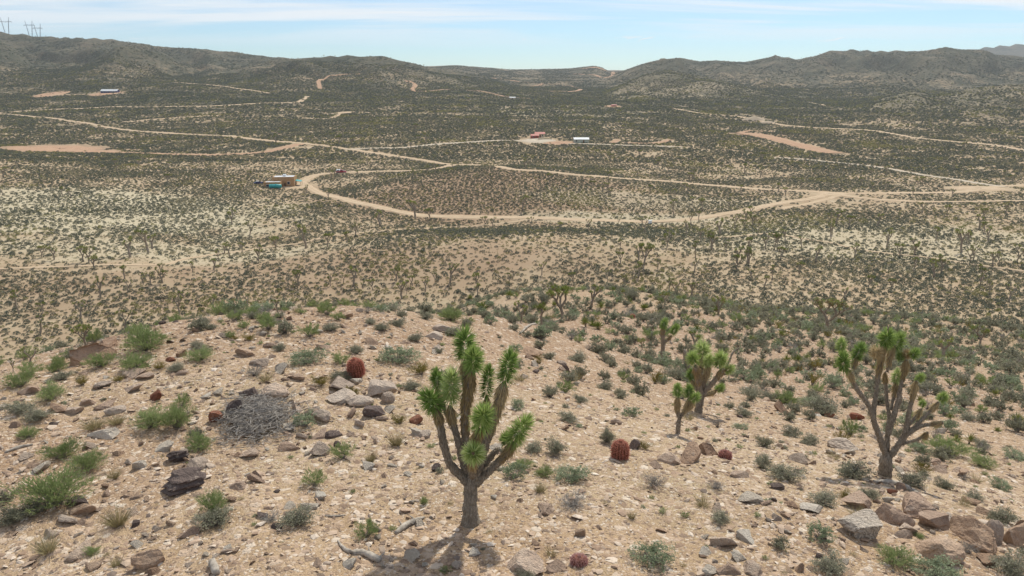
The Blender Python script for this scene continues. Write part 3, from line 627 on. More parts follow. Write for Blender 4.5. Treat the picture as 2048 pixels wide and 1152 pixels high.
def yucca(n=70, trunk=0.0):
    mb, tr = MB(), MB(); az = RNG.uniform(0, 6.28, n); po = RNG.uniform(0, 1, n) ** 0.7 * 1.45
    d = np.c_[np.sin(po) * np.cos(az), np.sin(po) * np.sin(az), np.cos(po)]
    mb.blades(np.zeros((n, 3)) + [0, 0, trunk + 0.04] + d * 0.04, d, RNG.uniform(0.38, 0.55, n), 0.05, 0, RNG.uniform(0, 1, n), 0.03)
    k = 30; az = RNG.uniform(0, 6.28, k); po = RNG.uniform(1.4, 2.2, k); d = np.c_[np.sin(po) * np.cos(az), np.sin(po) * np.sin(az), np.cos(po)]
    tr.blades(np.zeros((k, 3)) + [0, 0, trunk * RNG.uniform(0.3, 1) + 0.06], d, RNG.uniform(0.12, 0.3, k), 0.05, 1, RNG.uniform(0, 1, k))
    tr.tube([(0, 0, -0.08), (0.01, 0, trunk * 0.5), (0, 0.01, trunk + 0.06)], [0.06, 0.055, 0.05], 6, 0, 0.5)
    return mb.mesh('yucca_blades', [M['yucca']]), tr.mesh('yucca_trunk', [M['bark'], M['thatch']])
YUC = [yucca(70, 0.0), yucca(60, 0.22), yucca(80, 0.08)]

def rosette(aspect, n=300, dead=False):
    "leaf head of a Joshua tree, radius 1, half length = aspect, axis +Z, centred"
    mb = MB(); n = int(n * (0.7 + 0.45 * aspect)); Lt = max(2 * aspect - 1.0, 0.25)
    t = RNG.uniform(0, 1, n) ** 0.8; az = np.arange(n) * 2.39996 + RNG.normal(0, 0.2, n)
    el = np.radians(-38 + 72 * t + 55 * t ** 7 + RNG.normal(0, 10, n)); el = np.minimum(el, np.radians(88))
    d = np.c_[np.cos(el) * np.cos(az), np.cos(el) * np.sin(az), np.sin(el)]
    b = np.c_[np.cos(az) * 0.14, np.sin(az) * 0.14, -aspect + 0.35 + t * Lt * 0.92]
    mb.blades(b, d, RNG.uniform(0.88, 1.12, n), 0.125, 0, np.clip(RNG.normal(0.33, 0.2, n) + 0.12 * t, 0, 1), 0.0, 0.38)
    return mb.mesh('leaf_rosette', [M['thatch' if dead else 'blade']])
ROS = {a: [rosette(a) for _ in range(2)] for a in (1.0, 1.35, 1.75, 2.2)}
ROSD = rosette(1.0, 200, True)

def joshua_far(levels=3, head=1.0):
    "small Joshua tree of height 1 for the middle distance: (trunk, crown)"
    T, C = MB(), MB(); tips = []
    def grow(p, d, ln, r, lev):
        q = p + d * ln; mid = p + d * ln * 0.5 + RNG.normal(0, 0.05 * ln, 3)
        T.tube([p - d * r, mid, q], [r, r * 0.9, r * 0.8], 5, 0, 0.5, True)
        if lev == 0: tips.append((q, d)); return
        k = RNG.choice([2, 2, 3]); a0 = RNG.uniform(0, 6.28)
        for i in range(k):
            a = a0 + i * 6.28 / k + RNG.normal(0, 0.4); nd = d * 0.75 + np.array([math.cos(a), math.sin(a), 0.25]) * RNG.uniform(0.55, 0.95)
            grow(q, unit(nd + np.array([0, 0, 0.25])), ln * RNG.uniform(0.55, 0.85), r * 0.75, lev - 1 if RNG.random() > 0.15 else max(lev - 2, 0))
    grow(np.zeros(3), unit(np.array([RNG.normal(0, 0.1), RNG.normal(0, 0.1), 1.0])), RNG.uniform(0.28, 0.4), 0.042, levels)
    for q, d in tips:
        n = 20; v = unit(RNG.normal(size=(n, 3)) + d * 0.7); C.blades(q + v * 0.012, v, RNG.uniform(0.065, 0.1, n) * head, 0.03 * head, 0, np.clip(RNG.normal(0.45, 0.22, n) + v[:, 2] * 0.2, 0, 1))
        n = 6; v = unit(RNG.normal(size=(n, 3)) * 0.6 - d); C.blades(np.tile(q - d * 0.01, (n, 1)), v, 0.07, 0.03, 1, 0.4)
    h = max(v[:, 2].max() for v in C.V)
    for mb in (T, C): mb.V = [v / h for v in mb.V]
    return T, C
JBUSH = joshua_far(5, 0.5); JBUSH = (JBUSH[0].mesh('trunk', [M['bark']]), JBUSH[1].mesh('crown', [M['blade_far'], M['thatch']]))
JFAR = []; JONE = []
for k in range(10):
    T_, C_ = joshua_far([2, 3, 3, 2, 3][k % 5])
    JFAR.append((T_.mesh('trunk', [M['bark']]), C_.mesh('crown', [M['blade_far'], M['thatch']])))
    mb = MB()
    for src, base in ((T_, 0), (C_, 1)):
        off = mb.n; mb.V += src.V; mb.tone += src.tone; mb.n += src.n
        mb.T += [t + off for t in src.T]; mb.tm += [m + base for m in src.tm]; mb.Q += [t + off for t in src.Q]; mb.qm += [m + base for m in src.qm]
    JONE.append(mb.mesh('joshua_tree', [M['bark'], M['blade_far'], M['thatch']]))

def ico(sub):
    import bmesh
    bm = bmesh.new(); bmesh.ops.create_icosphere(bm, subdivisions=sub, radius=0.5)
    V = np.array([v.co[:] for v in bm.verts]); F = np.array([[v.index for v in f.verts] for f in bm.faces]); bm.free(); return V, F
ICO = {s: ico(s) for s in (1, 2, 3, 4)}
def rock_mesh(sub, cuts, mat, flat=0.7, nz=0.06, name='rock', rnd=0.0):
    "a boulder: sphere sliced by random planes, roughened; about 1 m across, origin at its base"
    V, F = ICO[sub]; V = V.copy()
    for _ in range(cuts):
        n = unit(RNG.normal(size=3)); d = RNG.uniform(0.12, 0.31) + rnd; h = V @ n - d; V = V - np.clip(h, 0, None)[:, None] * n
    k = RNG.uniform(0, 99)
    V = V * (1 + nz * (fbm(V[:, 0] * 3 + k, V[:, 1] * 3 + V[:, 2] * 2.3, 4, 5) + fbm(V[:, 2] * 3 + k, V[:, 0] * 3 - V[:, 1] * 2, 4, 8))[:, None] * 2)
    if sub >= 3:
        cr = np.abs(fbm(V[:, 0] * 2.2 + k, V[:, 1] * 2.2 + V[:, 2] * 1.7 + k, 3, 11)); V = V * (1 - 0.10 * (1 - smooth(0.0, 0.05, cr)))[:, None] * (1 + 0.05 * fbm(V[:, 0] * 11 + k, V[:, 1] * 11 + V[:, 2] * 9, 3, 13))[:, None]
    V *= np.array([1, RNG.uniform(0.65, 0.9), flat]); ex = V.max(0) - V.min(0); V = V / ex[0]
    V[:, 2] -= V[:, 2].min()
    return mesh_np(name, V, [F], [M[mat]], None, None, False)
ROCKM = ['tan', 'tan', 'tan', 'brown', 'grey', 'dark', 'pale', 'red']
ROCKS = {m: [rock_mesh(2, RNG.integers(8, 13), 'rock_' + m, RNG.uniform(0.35, 0.7)) for _ in range(4)] for m in set(ROCKM)}
PEB = [rock_mesh(1, 7, 'gravel', RNG.uniform(0.22, 0.5), 0.03, 'stone') for _ in range(8)]

# ------------------------------------------------------------------ scatter of things nobody could count
def scatter(name, objs, pts, rotz, scl, idx, label, cat, tilt=0.0):
    "one object; geometry nodes put the source meshes on its points"
    coll = bpy.data.collections.new(name + '_sources')
    for k, me in enumerate(objs): coll.objects.link(bpy.data.objects.new('%s_%03d' % (name, k), me))
    n = len(pts); me = bpy.data.meshes.new(name); me.vertices.add(n); me.vertices.foreach_set('co', np.asarray(pts, np.float32).ravel())
    def at(nm, ty, key, arr): a = me.attributes.new(nm, ty, 'POINT'); a.data.foreach_set(key, arr.ravel())
    rot = np.c_[RNG.normal(0, tilt, n), RNG.normal(0, tilt, n), rotz].astype(np.float32)
    at('rot', 'FLOAT_VECTOR', 'vector', rot); at('scl', 'FLOAT_VECTOR', 'vector', np.asarray(scl, np.float32)); at('idx', 'INT', 'value', np.asarray(idx, np.int32))
    ng = bpy.data.node_groups.new(name, 'GeometryNodeTree')
    ng.interface.new_socket('Geometry', in_out='INPUT', socket_type='NodeSocketGeometry'); ng.interface.new_socket('Geometry', in_out='OUTPUT', socket_type='NodeSocketGeometry')
    gi, go = ng.nodes.new('NodeGroupInput'), ng.nodes.new('NodeGroupOutput'); ci = ng.nodes.new('GeometryNodeCollectionInfo'); ip = ng.nodes.new('GeometryNodeInstanceOnPoints')
    ci.inputs['Collection'].default_value = coll; ci.inputs['Separate Children'].default_value = True; ci.inputs['Reset Children'].default_value = True
    ip.inputs['Pick Instance'].default_value = True
    def na(nm, ty): x = ng.nodes.new('GeometryNodeInputNamedAttribute'); x.data_type = ty; x.inputs['Name'].default_value = nm; return x.outputs['Attribute']
    L = ng.links.new
    L(gi.outputs[0], ip.inputs['Points']); L(ci.outputs[0], ip.inputs['Instance']); L(na('idx', 'INT'), ip.inputs['Instance Index'])
    L(na('rot', 'FLOAT_VECTOR'), ip.inputs['Rotation']); L(na('scl', 'FLOAT_VECTOR'), ip.inputs['Scale']); L(ip.outputs[0], go.inputs[0])
    o = link(name, me); md = o.modifiers.new('scatter', 'NODES'); md.node_group = ng
    return tag(o, label, cat, None, 'stuff')
# ------------------------------------------------------------------ the traced Joshua trees on the hilltop
TAKEN = []      # (x, y, radius) of everything placed, so that scattered things keep clear
def traced(name, label, ox, oy, sc, base, Y, branches, rosettes, group=None, thin=0.8):
    "branches: ([(x, y, r)...], depth at start, depth at end, share of the branch under dead leaves); rosettes: (x, y, r, half length/r, axis px, depth, axis depth, dead)"
    w0 = hit(ox + base[0] / sc, oy + base[1] / sc)[0]; Y = w0[1]
    root = link(name, None, None, w0); root.empty_display_size = 0.3
    tag(root, label, 'joshua tree', group)
    depth = Y * CP - (w0[2] - ZCAM) * SP; k = depth / F_PX / sc
    def W(x, y, dY): return P(ox + x / sc, oy + y / sc, Y + dY) - w0
    tb = MB(); scales = MB()
    for pts, d0, d1, sk in branches:
        a = np.array([W(x, y, d0 + (d1 - d0) * i / (len(pts) - 1)) for i, (x, y, r) in enumerate(pts)]); r = np.array([p[2] * k for p in pts]) * (thin if pts[0][1] < base[1] - 10 else 0.97)
        t = np.linspace(0, 1, len(pts)); tt = np.linspace(0, 1, len(pts) * 5)
        a2 = smooth_line(a, 0.06); s0 = np.r_[0, np.cumsum(np.linalg.norm(np.diff(a, axis=0), axis=1))]; s1 = np.r_[0, np.cumsum(np.linalg.norm(np.diff(a2, axis=0), axis=1))]
        r2 = np.interp(s1 / s1[-1], s0 / s0[-1], r) * (1 + 0.05 * RNG.normal(size=len(a2)))
        r2[-1] *= 0.45; r2[-2] *= 0.8
        if a[0, 2] < 0.12: a2[0, 2] -= 0.15; r2[0] *= 1.25
        tb.tube(a2, r2, 12, 0, 0.5, True, 0.10)
        m_ = int(s1[-1] / 0.01 * 1.5)                # shaggy bark: short dead leaf bases pressed to the limb
        f = RNG.uniform(0.02, 1, m_); c = np.c_[[np.interp(f, s1 / s1[-1], a2[:, q]) for q in range(3)]].T; rad = np.interp(f, s1 / s1[-1], r2)
        ax = unit(np.gradient(a2, axis=0)); dd = np.c_[[np.interp(f, s1 / s1[-1], ax[:, q]) for q in range(3)]].T; out = unit(np.cross(dd, RNG.normal(size=(m_, 3))))
        scales.blades(c + out * rad[:, None] * 0.98, unit(-dd + out * 0.3 + RNG.normal(0, 0.15, (m_, 3))), RNG.uniform(0.035, 0.085, m_), 0.02, 0, np.clip(RNG.normal(0.4, 0.25, m_), 0, 1))
        if sk > 0:      # skirt of dead leaves hanging along the upper branch
            n = int(380 * sk * (s1[-1] / 0.8)) + 60; f = 1 - RNG.uniform(0, 1, n) ** 1.3 * sk
            c = np.c_[[np.interp(f, s1 / s1[-1], a2[:, q]) for q in range(3)]].T; rad = np.interp(f, s1 / s1[-1], r2)
            ax = unit(np.gradient(a2, axis=0)); dd = np.c_[[np.interp(f, s1 / s1[-1], ax[:, q]) for q in range(3)]].T
            out = unit(np.cross(dd, RNG.normal(size=(n, 3)))); up = (f - (1 - sk)) / sk
            mb = MB(); v = unit(-dd + out * (0.18 + 0.3 * up[:, None]) + RNG.normal(0, 0.12, (n, 3)))
            mb.blades(c + out * rad[:, None] * 0.95, v, RNG.uniform(0.1, 0.19, n) * (0.7 + 0.5 * up), 0.022, 0, np.clip(RNG.normal(0.45, 0.25, n), 0, 1), 0.1)
            link('dead_leaf_skirt', mb.mesh('dead_leaf_skirt', [M['thatch']]), root)
    o = link('bark_scales', scales.mesh('bark_scales', [M['scale']]), root); o['kind'] = 'stuff'
    link('trunk', tb.mesh('trunk', [M['bark']], True), root)
    for q in rosettes:
        x, y, r, asp, (axx, axy), dY, aY = q[:7]; c = W(x, y, dY); R_ = r * k
        ax = unit(np.array([axx, aY, -axy], float)); ro = Vector(ax).to_track_quat('Z', 'Y').to_euler()
        key = min(ROS, key=lambda a: abs(a - asp * 1.05)); me = ROSD if len(q) > 7 else ROS[key][len(root.children) % 2]
        o = link('leaf_rosette', me, root, c, ro, R_ * RNG.uniform(1.06, 1.16)); o.rotation_euler.rotate_axis('Z', RNG.uniform(0, 6.28))
        if len(q) > 7: o['label'] = 'dead straw coloured leaf head'
    TAKEN.append((w0[0], w0[1], 0.45)); return root
# 1: the big one in the middle
traced('joshua_tree', 'large Joshua tree with ten green leaf heads on bare gravel, beside fallen grey sticks', 780, 640, 2.744, (442, 1112), 11, [
    ([(442, 1118, 56), (440, 1060, 45), (441, 980, 39), (446, 910, 40), (455, 840, 40)], 0, 0, 0),
    ([(446, 915, 30), (385, 850, 29), (330, 790, 28), (300, 700, 26), (280, 610, 26), (268, 540, 25), (250, 490, 24)], 0, -0.1, 0.12),
    ([(430, 860, 26), (400, 780, 25), (380, 690, 22), (362, 620, 22), (340, 550, 22), (328, 470, 22)], 0.05, 0.05, 0.2),
    ([(355, 600, 16), (310, 510, 16), (270, 420, 15), (258, 370, 14)], 0.1, 0.4, 0.2),
    ([(450, 870, 30), (432, 760, 28), (415, 640, 26), (412, 520, 26), (428, 400, 27), (448, 280, 26)], 0.1, 0.12, 0.55),
    ([(418, 420, 20), (410, 330, 20), (408, 220, 20)], 0.2, 0.45, 0.5),
    ([(468, 870, 34), (500, 770, 30), (535, 650, 28), (572, 540, 27), (600, 440, 27), (628, 340, 26)], 0, 0.05, 0.5),
    ([(480, 840, 24), (500, 720, 22), (518, 600, 20), (528, 480, 20), (532, 420, 18)], 0.1, 0.3, 0.2),
    ([(455, 850, 28), (458, 780, 26), (462, 700, 26), (475, 640, 26), (490, 600, 24)], -0.1, -0.45, 0.35),
    ([(452, 860, 22), (452, 810, 22), (455, 770, 20)], -0.15, -0.55, 0.4),
    ([(470, 900, 30), (525, 845, 27), (590, 785, 27), (640, 735, 26), (685, 672, 26)], 0, -0.05, 0.35),
    ([(500, 830, 20), (550, 755, 20), (588, 712, 19), (600, 703, 16)], 0.12, 0.25, 0)],
    [(222, 440, 60, 1.15, (-0.45, -1), -0.1, -0.5), (335, 355, 57, 1.75, (0.08, -1), 0.05, -0.15), (256, 318, 42, 1.15, (-0.1, -1), 0.4, 0.1), (458, 216, 57, 1.15, (0.05, -1), 0.12, -0.35),
     (412, 125, 62, 1.25, (0.05, -1), 0.5, 0.1), (650, 246, 55, 1.6, (0.25, -1), 0.05, -0.1), (535, 330, 42, 2.2, (0.1, -1), 0.32, 0.1), (512, 535, 64, 1.4, (0.2, -1), -0.5, -0.5),
     (458, 733, 56, 1.0, (0.02, -0.5), -0.62, -1.0), (716, 600, 56, 1.5, (0.55, -0.85), -0.05, -0.1), (635, 648, 36, 1.0, (0.0, -1), 0.1, 0.2)])
# 2: multi-headed one on the slope, with its small neighbour
traced('joshua_tree', 'stocky Joshua tree with blue-green heads crowded on top, dead twig sticking out', 1300, 620, 4.115, (400, 843), 22, [
    ([(398, 848, 36), (402, 800, 32), (412, 750, 31), (428, 690, 30)], 0, 0, 0), ([(428, 720, 26), (405, 620, 26), (395, 540, 30), (372, 455, 30)], 0, -0.1, 0.55), ([(430, 700, 22), (442, 600, 24), (468, 520, 26), (478, 450, 24)], 0.1, 0.1, 0.5),
    ([(432, 700, 26), (500, 615, 25), (560, 548, 25), (598, 480, 24)], 0, 0, 0.3), ([(420, 640, 22), (418, 500, 22), (425, 380, 20)], 0.3, 0.6, 0.4), ([(598, 500, 12), (650, 425, 9), (682, 350, 8), (742, 308, 6)], 0.1, 0.3, 0),
    ([(420, 700, 18), (372, 632, 18), (345, 575, 17)], 0.1, 0.4, 0.4), ([(440, 705, 16), (500, 685, 16), (548, 660, 15)], 0.1, 0.3, 0.7), ([(590, 490, 16), (630, 490, 15)], 0, 0.1, 0.3)],
    [(352, 395, 54, 1.1, (-0.3, -1), -0.1, -0.3), (482, 415, 46, 1.15, (0.1, -1), 0.1, -0.3), (580, 402, 62, 1.1, (0.25, -1), 0, -0.4), (430, 322, 72, 1.0, (0, -1), 0.6, 0.2), (655, 485, 42, 1.0, (0.8, -0.5), 0.1, 0), (338, 528, 42, 1.1, (-0.3, -1), 0.4, 0.2), (580, 640, 36, 1.0, (0.7, -0.7), 0.3, 0)])
traced('joshua_tree', 'young Joshua tree with three yellow-green heads beside the stocky one', 1300, 620, 4.115, (230, 1018), 19, [
    ([(229, 1022, 20), (233, 960, 18), (242, 885, 19)], 0, 0, 0), ([(240, 895, 17), (226, 830, 19), (225, 770, 22), (227, 715, 20)], 0, 0, 0.6), ([(244, 890, 17), (288, 825, 19), (312, 770, 22), (322, 725, 20)], 0, 0, 0.6), ([(296, 825, 13), (340, 785, 16), (358, 750, 16)], 0, -0.1, 0.7)],
    [(228, 655, 40, 1.3, (0, -1), 0, 0), (323, 665, 42, 1.35, (-0.05, -1), 0.05, 0), (374, 716, 42, 1.1, (0.5, -0.8), -0.12, -0.2)])
traced('joshua_tree', 'thin two-armed Joshua tree with yellowish heads standing farther down the stony slope', 1300, 620, 4.115, (100, 425), 37, [
    ([(100, 430, 19), (103, 350, 17), (108, 270, 17), (104, 200, 17), (108, 140, 15)], 0, 0, 0.2), ([(110, 272, 14), (150, 242, 14), (178, 208, 14)], 0, -0.1, 0.4)],
    [(118, 108, 33, 1.15, (0.2, -1), 0, 0), (206, 158, 36, 1.2, (0.4, -0.9), -0.1, -0.2)])
# dead stump behind tree 2
mb = MB(); w = hit(1300 + 275 / 4.115, 620 + 528 / 4.115)[0]; k = (w[1] * CP - (w[2] - ZCAM) * SP) / F_PX / 4.115
mb.tube(np.array([(0, 0, -0.1), (0.12, 0, 0.35), (0.1, 0.02, 0.62), (0.02, 0, 0.95), (-0.02, 0, 1.15)]), [0.16, 0.13, 0.14, 0.09, 0.05], 10, 0, 0.5, True, 0.15)
o = link('dead_stump', mb.mesh('dead_stump', [M['bark']], True), None, w); tag(o, 'dark dead Joshua tree stump without leaves behind the stocky green tree', 'tree stump')
# 3: the gaunt one on the right
traced('joshua_tree', 'tall gaunt Joshua tree with long bare limbs beside a fallen grey log', 1640, 640, 3.389, (440, 1052), 15, [
    ([(436, 1062, 50), (444, 985, 42), (448, 905, 40)], 0, 0, 0), ([(448, 920, 34), (405, 795, 33), (370, 700, 30), (345, 612, 26), (300, 535, 23), (250, 470, 21), (212, 385, 20), (185, 330, 18)], 0, -0.15, 0.12),
    ([(362, 660, 24), (366, 590, 24), (380, 500, 23), (390, 410, 22), (405, 320, 24), (420, 240, 20), (440, 150, 16)], 0, 0.15, 0.42), ([(455, 890, 28), (458, 760, 24), (470, 660, 22), (455, 560, 18), (446, 440, 17), (440, 350, 16)], 0.1, 0.3, 0.1),
    ([(462, 780, 26), (508, 622, 30), (536, 540, 26), (545, 460, 19), (568, 370, 18), (588, 270, 18)], 0, 0.1, 0.22), ([(455, 350, 14), (480, 230, 20), (505, 170, 18)], 0.2, 0.25, 0.7),
    ([(480, 610, 14), (500, 520, 14), (518, 420, 14)], 0.1, 0.2, 0.4), ([(455, 950, 34), (520, 862, 34), (575, 782, 32), (592, 700, 28), (600, 640, 24), (612, 590, 20), (632, 500, 20), (652, 410, 15)], 0, -0.1, 0.2),
    ([(592, 720, 20), (650, 655, 18), (690, 600, 16)], -0.05, 0.1, 0.4), ([(596, 770, 22), (645, 725, 20), (705, 660, 17), (765, 598, 16), (805, 555, 14)], -0.1, -0.1, 0.2),
    ([(590, 780, 20), (680, 722, 18), (760, 708, 17), (838, 692, 18)], -0.1, -0.35, 0.25), ([(555, 842, 18), (610, 824, 16), (665, 808, 16), (712, 782, 18), (728, 758, 16)], -0.05, -0.2, 0.2),
    ([(225, 330, 12), (240, 285, 13), (255, 250, 12)], -0.1, 0, 0.6), ([(188, 340, 12), (165, 250, 12), (148, 200, 12)], -0.1, 0.15, 0.2)],
    [(160, 280, 52, 1.3, (-0.1, -1), -0.15, -0.1), (145, 164, 36, 1.2, (0, -1), 0.15, 0), (266, 210, 42, 1.15, (0.3, -1), 0, 0), (455, 118, 58, 1.0, (0, -1), 0.15, -0.2), (530, 142, 48, 1.15, (0.3, -1), 0.3, 0), (380, 215, 45, 1.0, (-0.5, -1), 0, -0.3, 1),
     (642, 225, 36, 1.0, (0.6, -0.8), 0.1, 0), (545, 245, 30, 1.0, (-0.3, -1), 0.2, 0), (585, 230, 30, 1.0, (0, -1), 0.15, 0, 1), (520, 375, 36, 1.15, (0.1, -1), 0.2, 0), (682, 388, 30, 1.0, (0.5, -0.9), -0.1, 0), (695, 565, 24, 1.0, (0.3, -1), 0.1, 0), (835, 522, 34, 1.0, (0.5, -0.8), -0.1, 0)], None, 0.6)
# ------------------------------------------------------------------ hilltop: bushes, boulders, cacti placed from the photograph
def depth_of(w): return w[1] * CP - (w[2] - ZCAM) * SP
def slope_tilt(x, y, e=0.4):
    h0, hx, hy = height([x, x + e, x], [y, y, y + e]); return (hx - h0) / e, (hy - h0) / e
DESC = {'green': ('feathery bright green bush', 'bush'), 'grey': ('twiggy dark grey-green bush', 'bush'), 'sage': ('rounded pale sage-green bush', 'bush'),
        'olive': ('low yellow-olive bush', 'bush'), 'straw': ('thin tuft of dry straw-coloured grass', 'grass tuft'), 'dead': ('bare grey dead bush', 'bush')}
NAME = {'green': 'green_bush', 'grey': 'grey_bush', 'sage': 'sage_bush', 'olive': 'olive_bush', 'straw': 'grass_tuft', 'dead': 'dead_bush'}
COUNT = {'bush': 0, 'rock': 0}
LAND = [(172, 712, 'the flat split boulders'), (515, 840, 'the stick nest'), (715, 750, 'the leaning red barrel cactus'), (940, 1045, 'the large central Joshua tree'), (1240, 910, 'the round red barrel cactus'), (1399, 824, 'the stocky Joshua tree'), (1355, 868, 'the young three-headed Joshua tree'), (1769, 950, 'the gaunt Joshua tree'), (1732, 1070, 'the banded boulder'), (1970, 1090, 'the largest brown boulder'), (364, 980, 'the dark layered rock'), (292, 1130, 'the sharp-edged reddish block'), (1310, 1120, 'the round pale blue-green bush'), (206, 872, 'the long pale split rock'), (1389, 920, 'the reddish granite boulders'), (700, 1105, 'the curved grey branch'), (1324, 724, 'the thin two-armed Joshua tree'), (1158, 1125, 'the low pink cactus'), (100, 1010, 'the broad green bush over dark rocks'), (842, 750, 'the yellow-olive bush behind the central tree'), (594, 1045, 'the spiky grey bush among white stones'), (113, 820, 'the squat brown boulder'), (1650, 662, 'the wide many-branched Joshua tree'), (1183, 655, 'the yucca clump'), (1143, 955, 'the three pale green bushes'), (1575, 955, 'the two touching grey bushes'), (1662, 1140, 'the dome-shaped grey bush'), (1059, 705, 'the rounded brown boulder'), (490, 705, 'the low brown crest boulder'), (611, 725, 'the large pale green bush uphill')]
LANDP = hit([l[0] for l in LAND], [l[1] for l in LAND])
def near_what(x, y, far_text):
    d = np.hypot(LANDP[:, 0] - x, LANDP[:, 1] - y); i = int(np.argmin(d)); r = math.hypot(x, y); lim = max(2.6, 0.12 * r)
    if d[i] > lim * 1.4: return far_text if r < 26 else far_text.replace('hilltop', 'slope below the hilltop')
    if d[i] < lim * 0.3: return 'right beside ' + LAND[i][2]
    side = 'on the downhill side of' if (y > LANDP[i, 1]) == (r > 18) else 'on the uphill side of'
    return ('near ' if d[i] > lim * 0.75 else 'close by ') + LAND[i][2]
def put_bush(kind, x, y, wid, hgt, label=None, group=None, parts=True, lod=0):
    z = float(height(x, y)[0]); root_n = NAME[kind]; v = RNG.integers(0, 4); rz = RNG.uniform(0, 6.28); gx, gy = slope_tilt(x, y)
    rot = (math.atan(gy) * 0.5, -math.atan(gx) * 0.5, rz); sc = (wid, wid * RNG.uniform(0.8, 1.0), hgt / 0.62)
    if parts:
        r = link(root_n, None, None, (x, y, z - 0.02), rot, sc); r.empty_display_size = 0.1; S, L = BUSH[kind][v]
        link('stems', S, r); link('blades' if kind == 'straw' else 'foliage', L, r)
    else:
        r = link(root_n, BUSH1[kind, lod][v % 3], None, (x, y, z - 0.02), rot, sc)
    tag(r, label or ('small ' if wid < 0.42 else 'large ' if wid > 0.8 else '') + DESC[kind][0] + ' ' + near_what(x, y, 'on the stony hilltop'), DESC[kind][1], group or (DESC[kind][0] + 's on the hill').replace('bushs', 'bushes').replace('grasss', 'grass'))
    COUNT['bush'] += 1; TAKEN.append((x, y, wid * 0.45)); return r
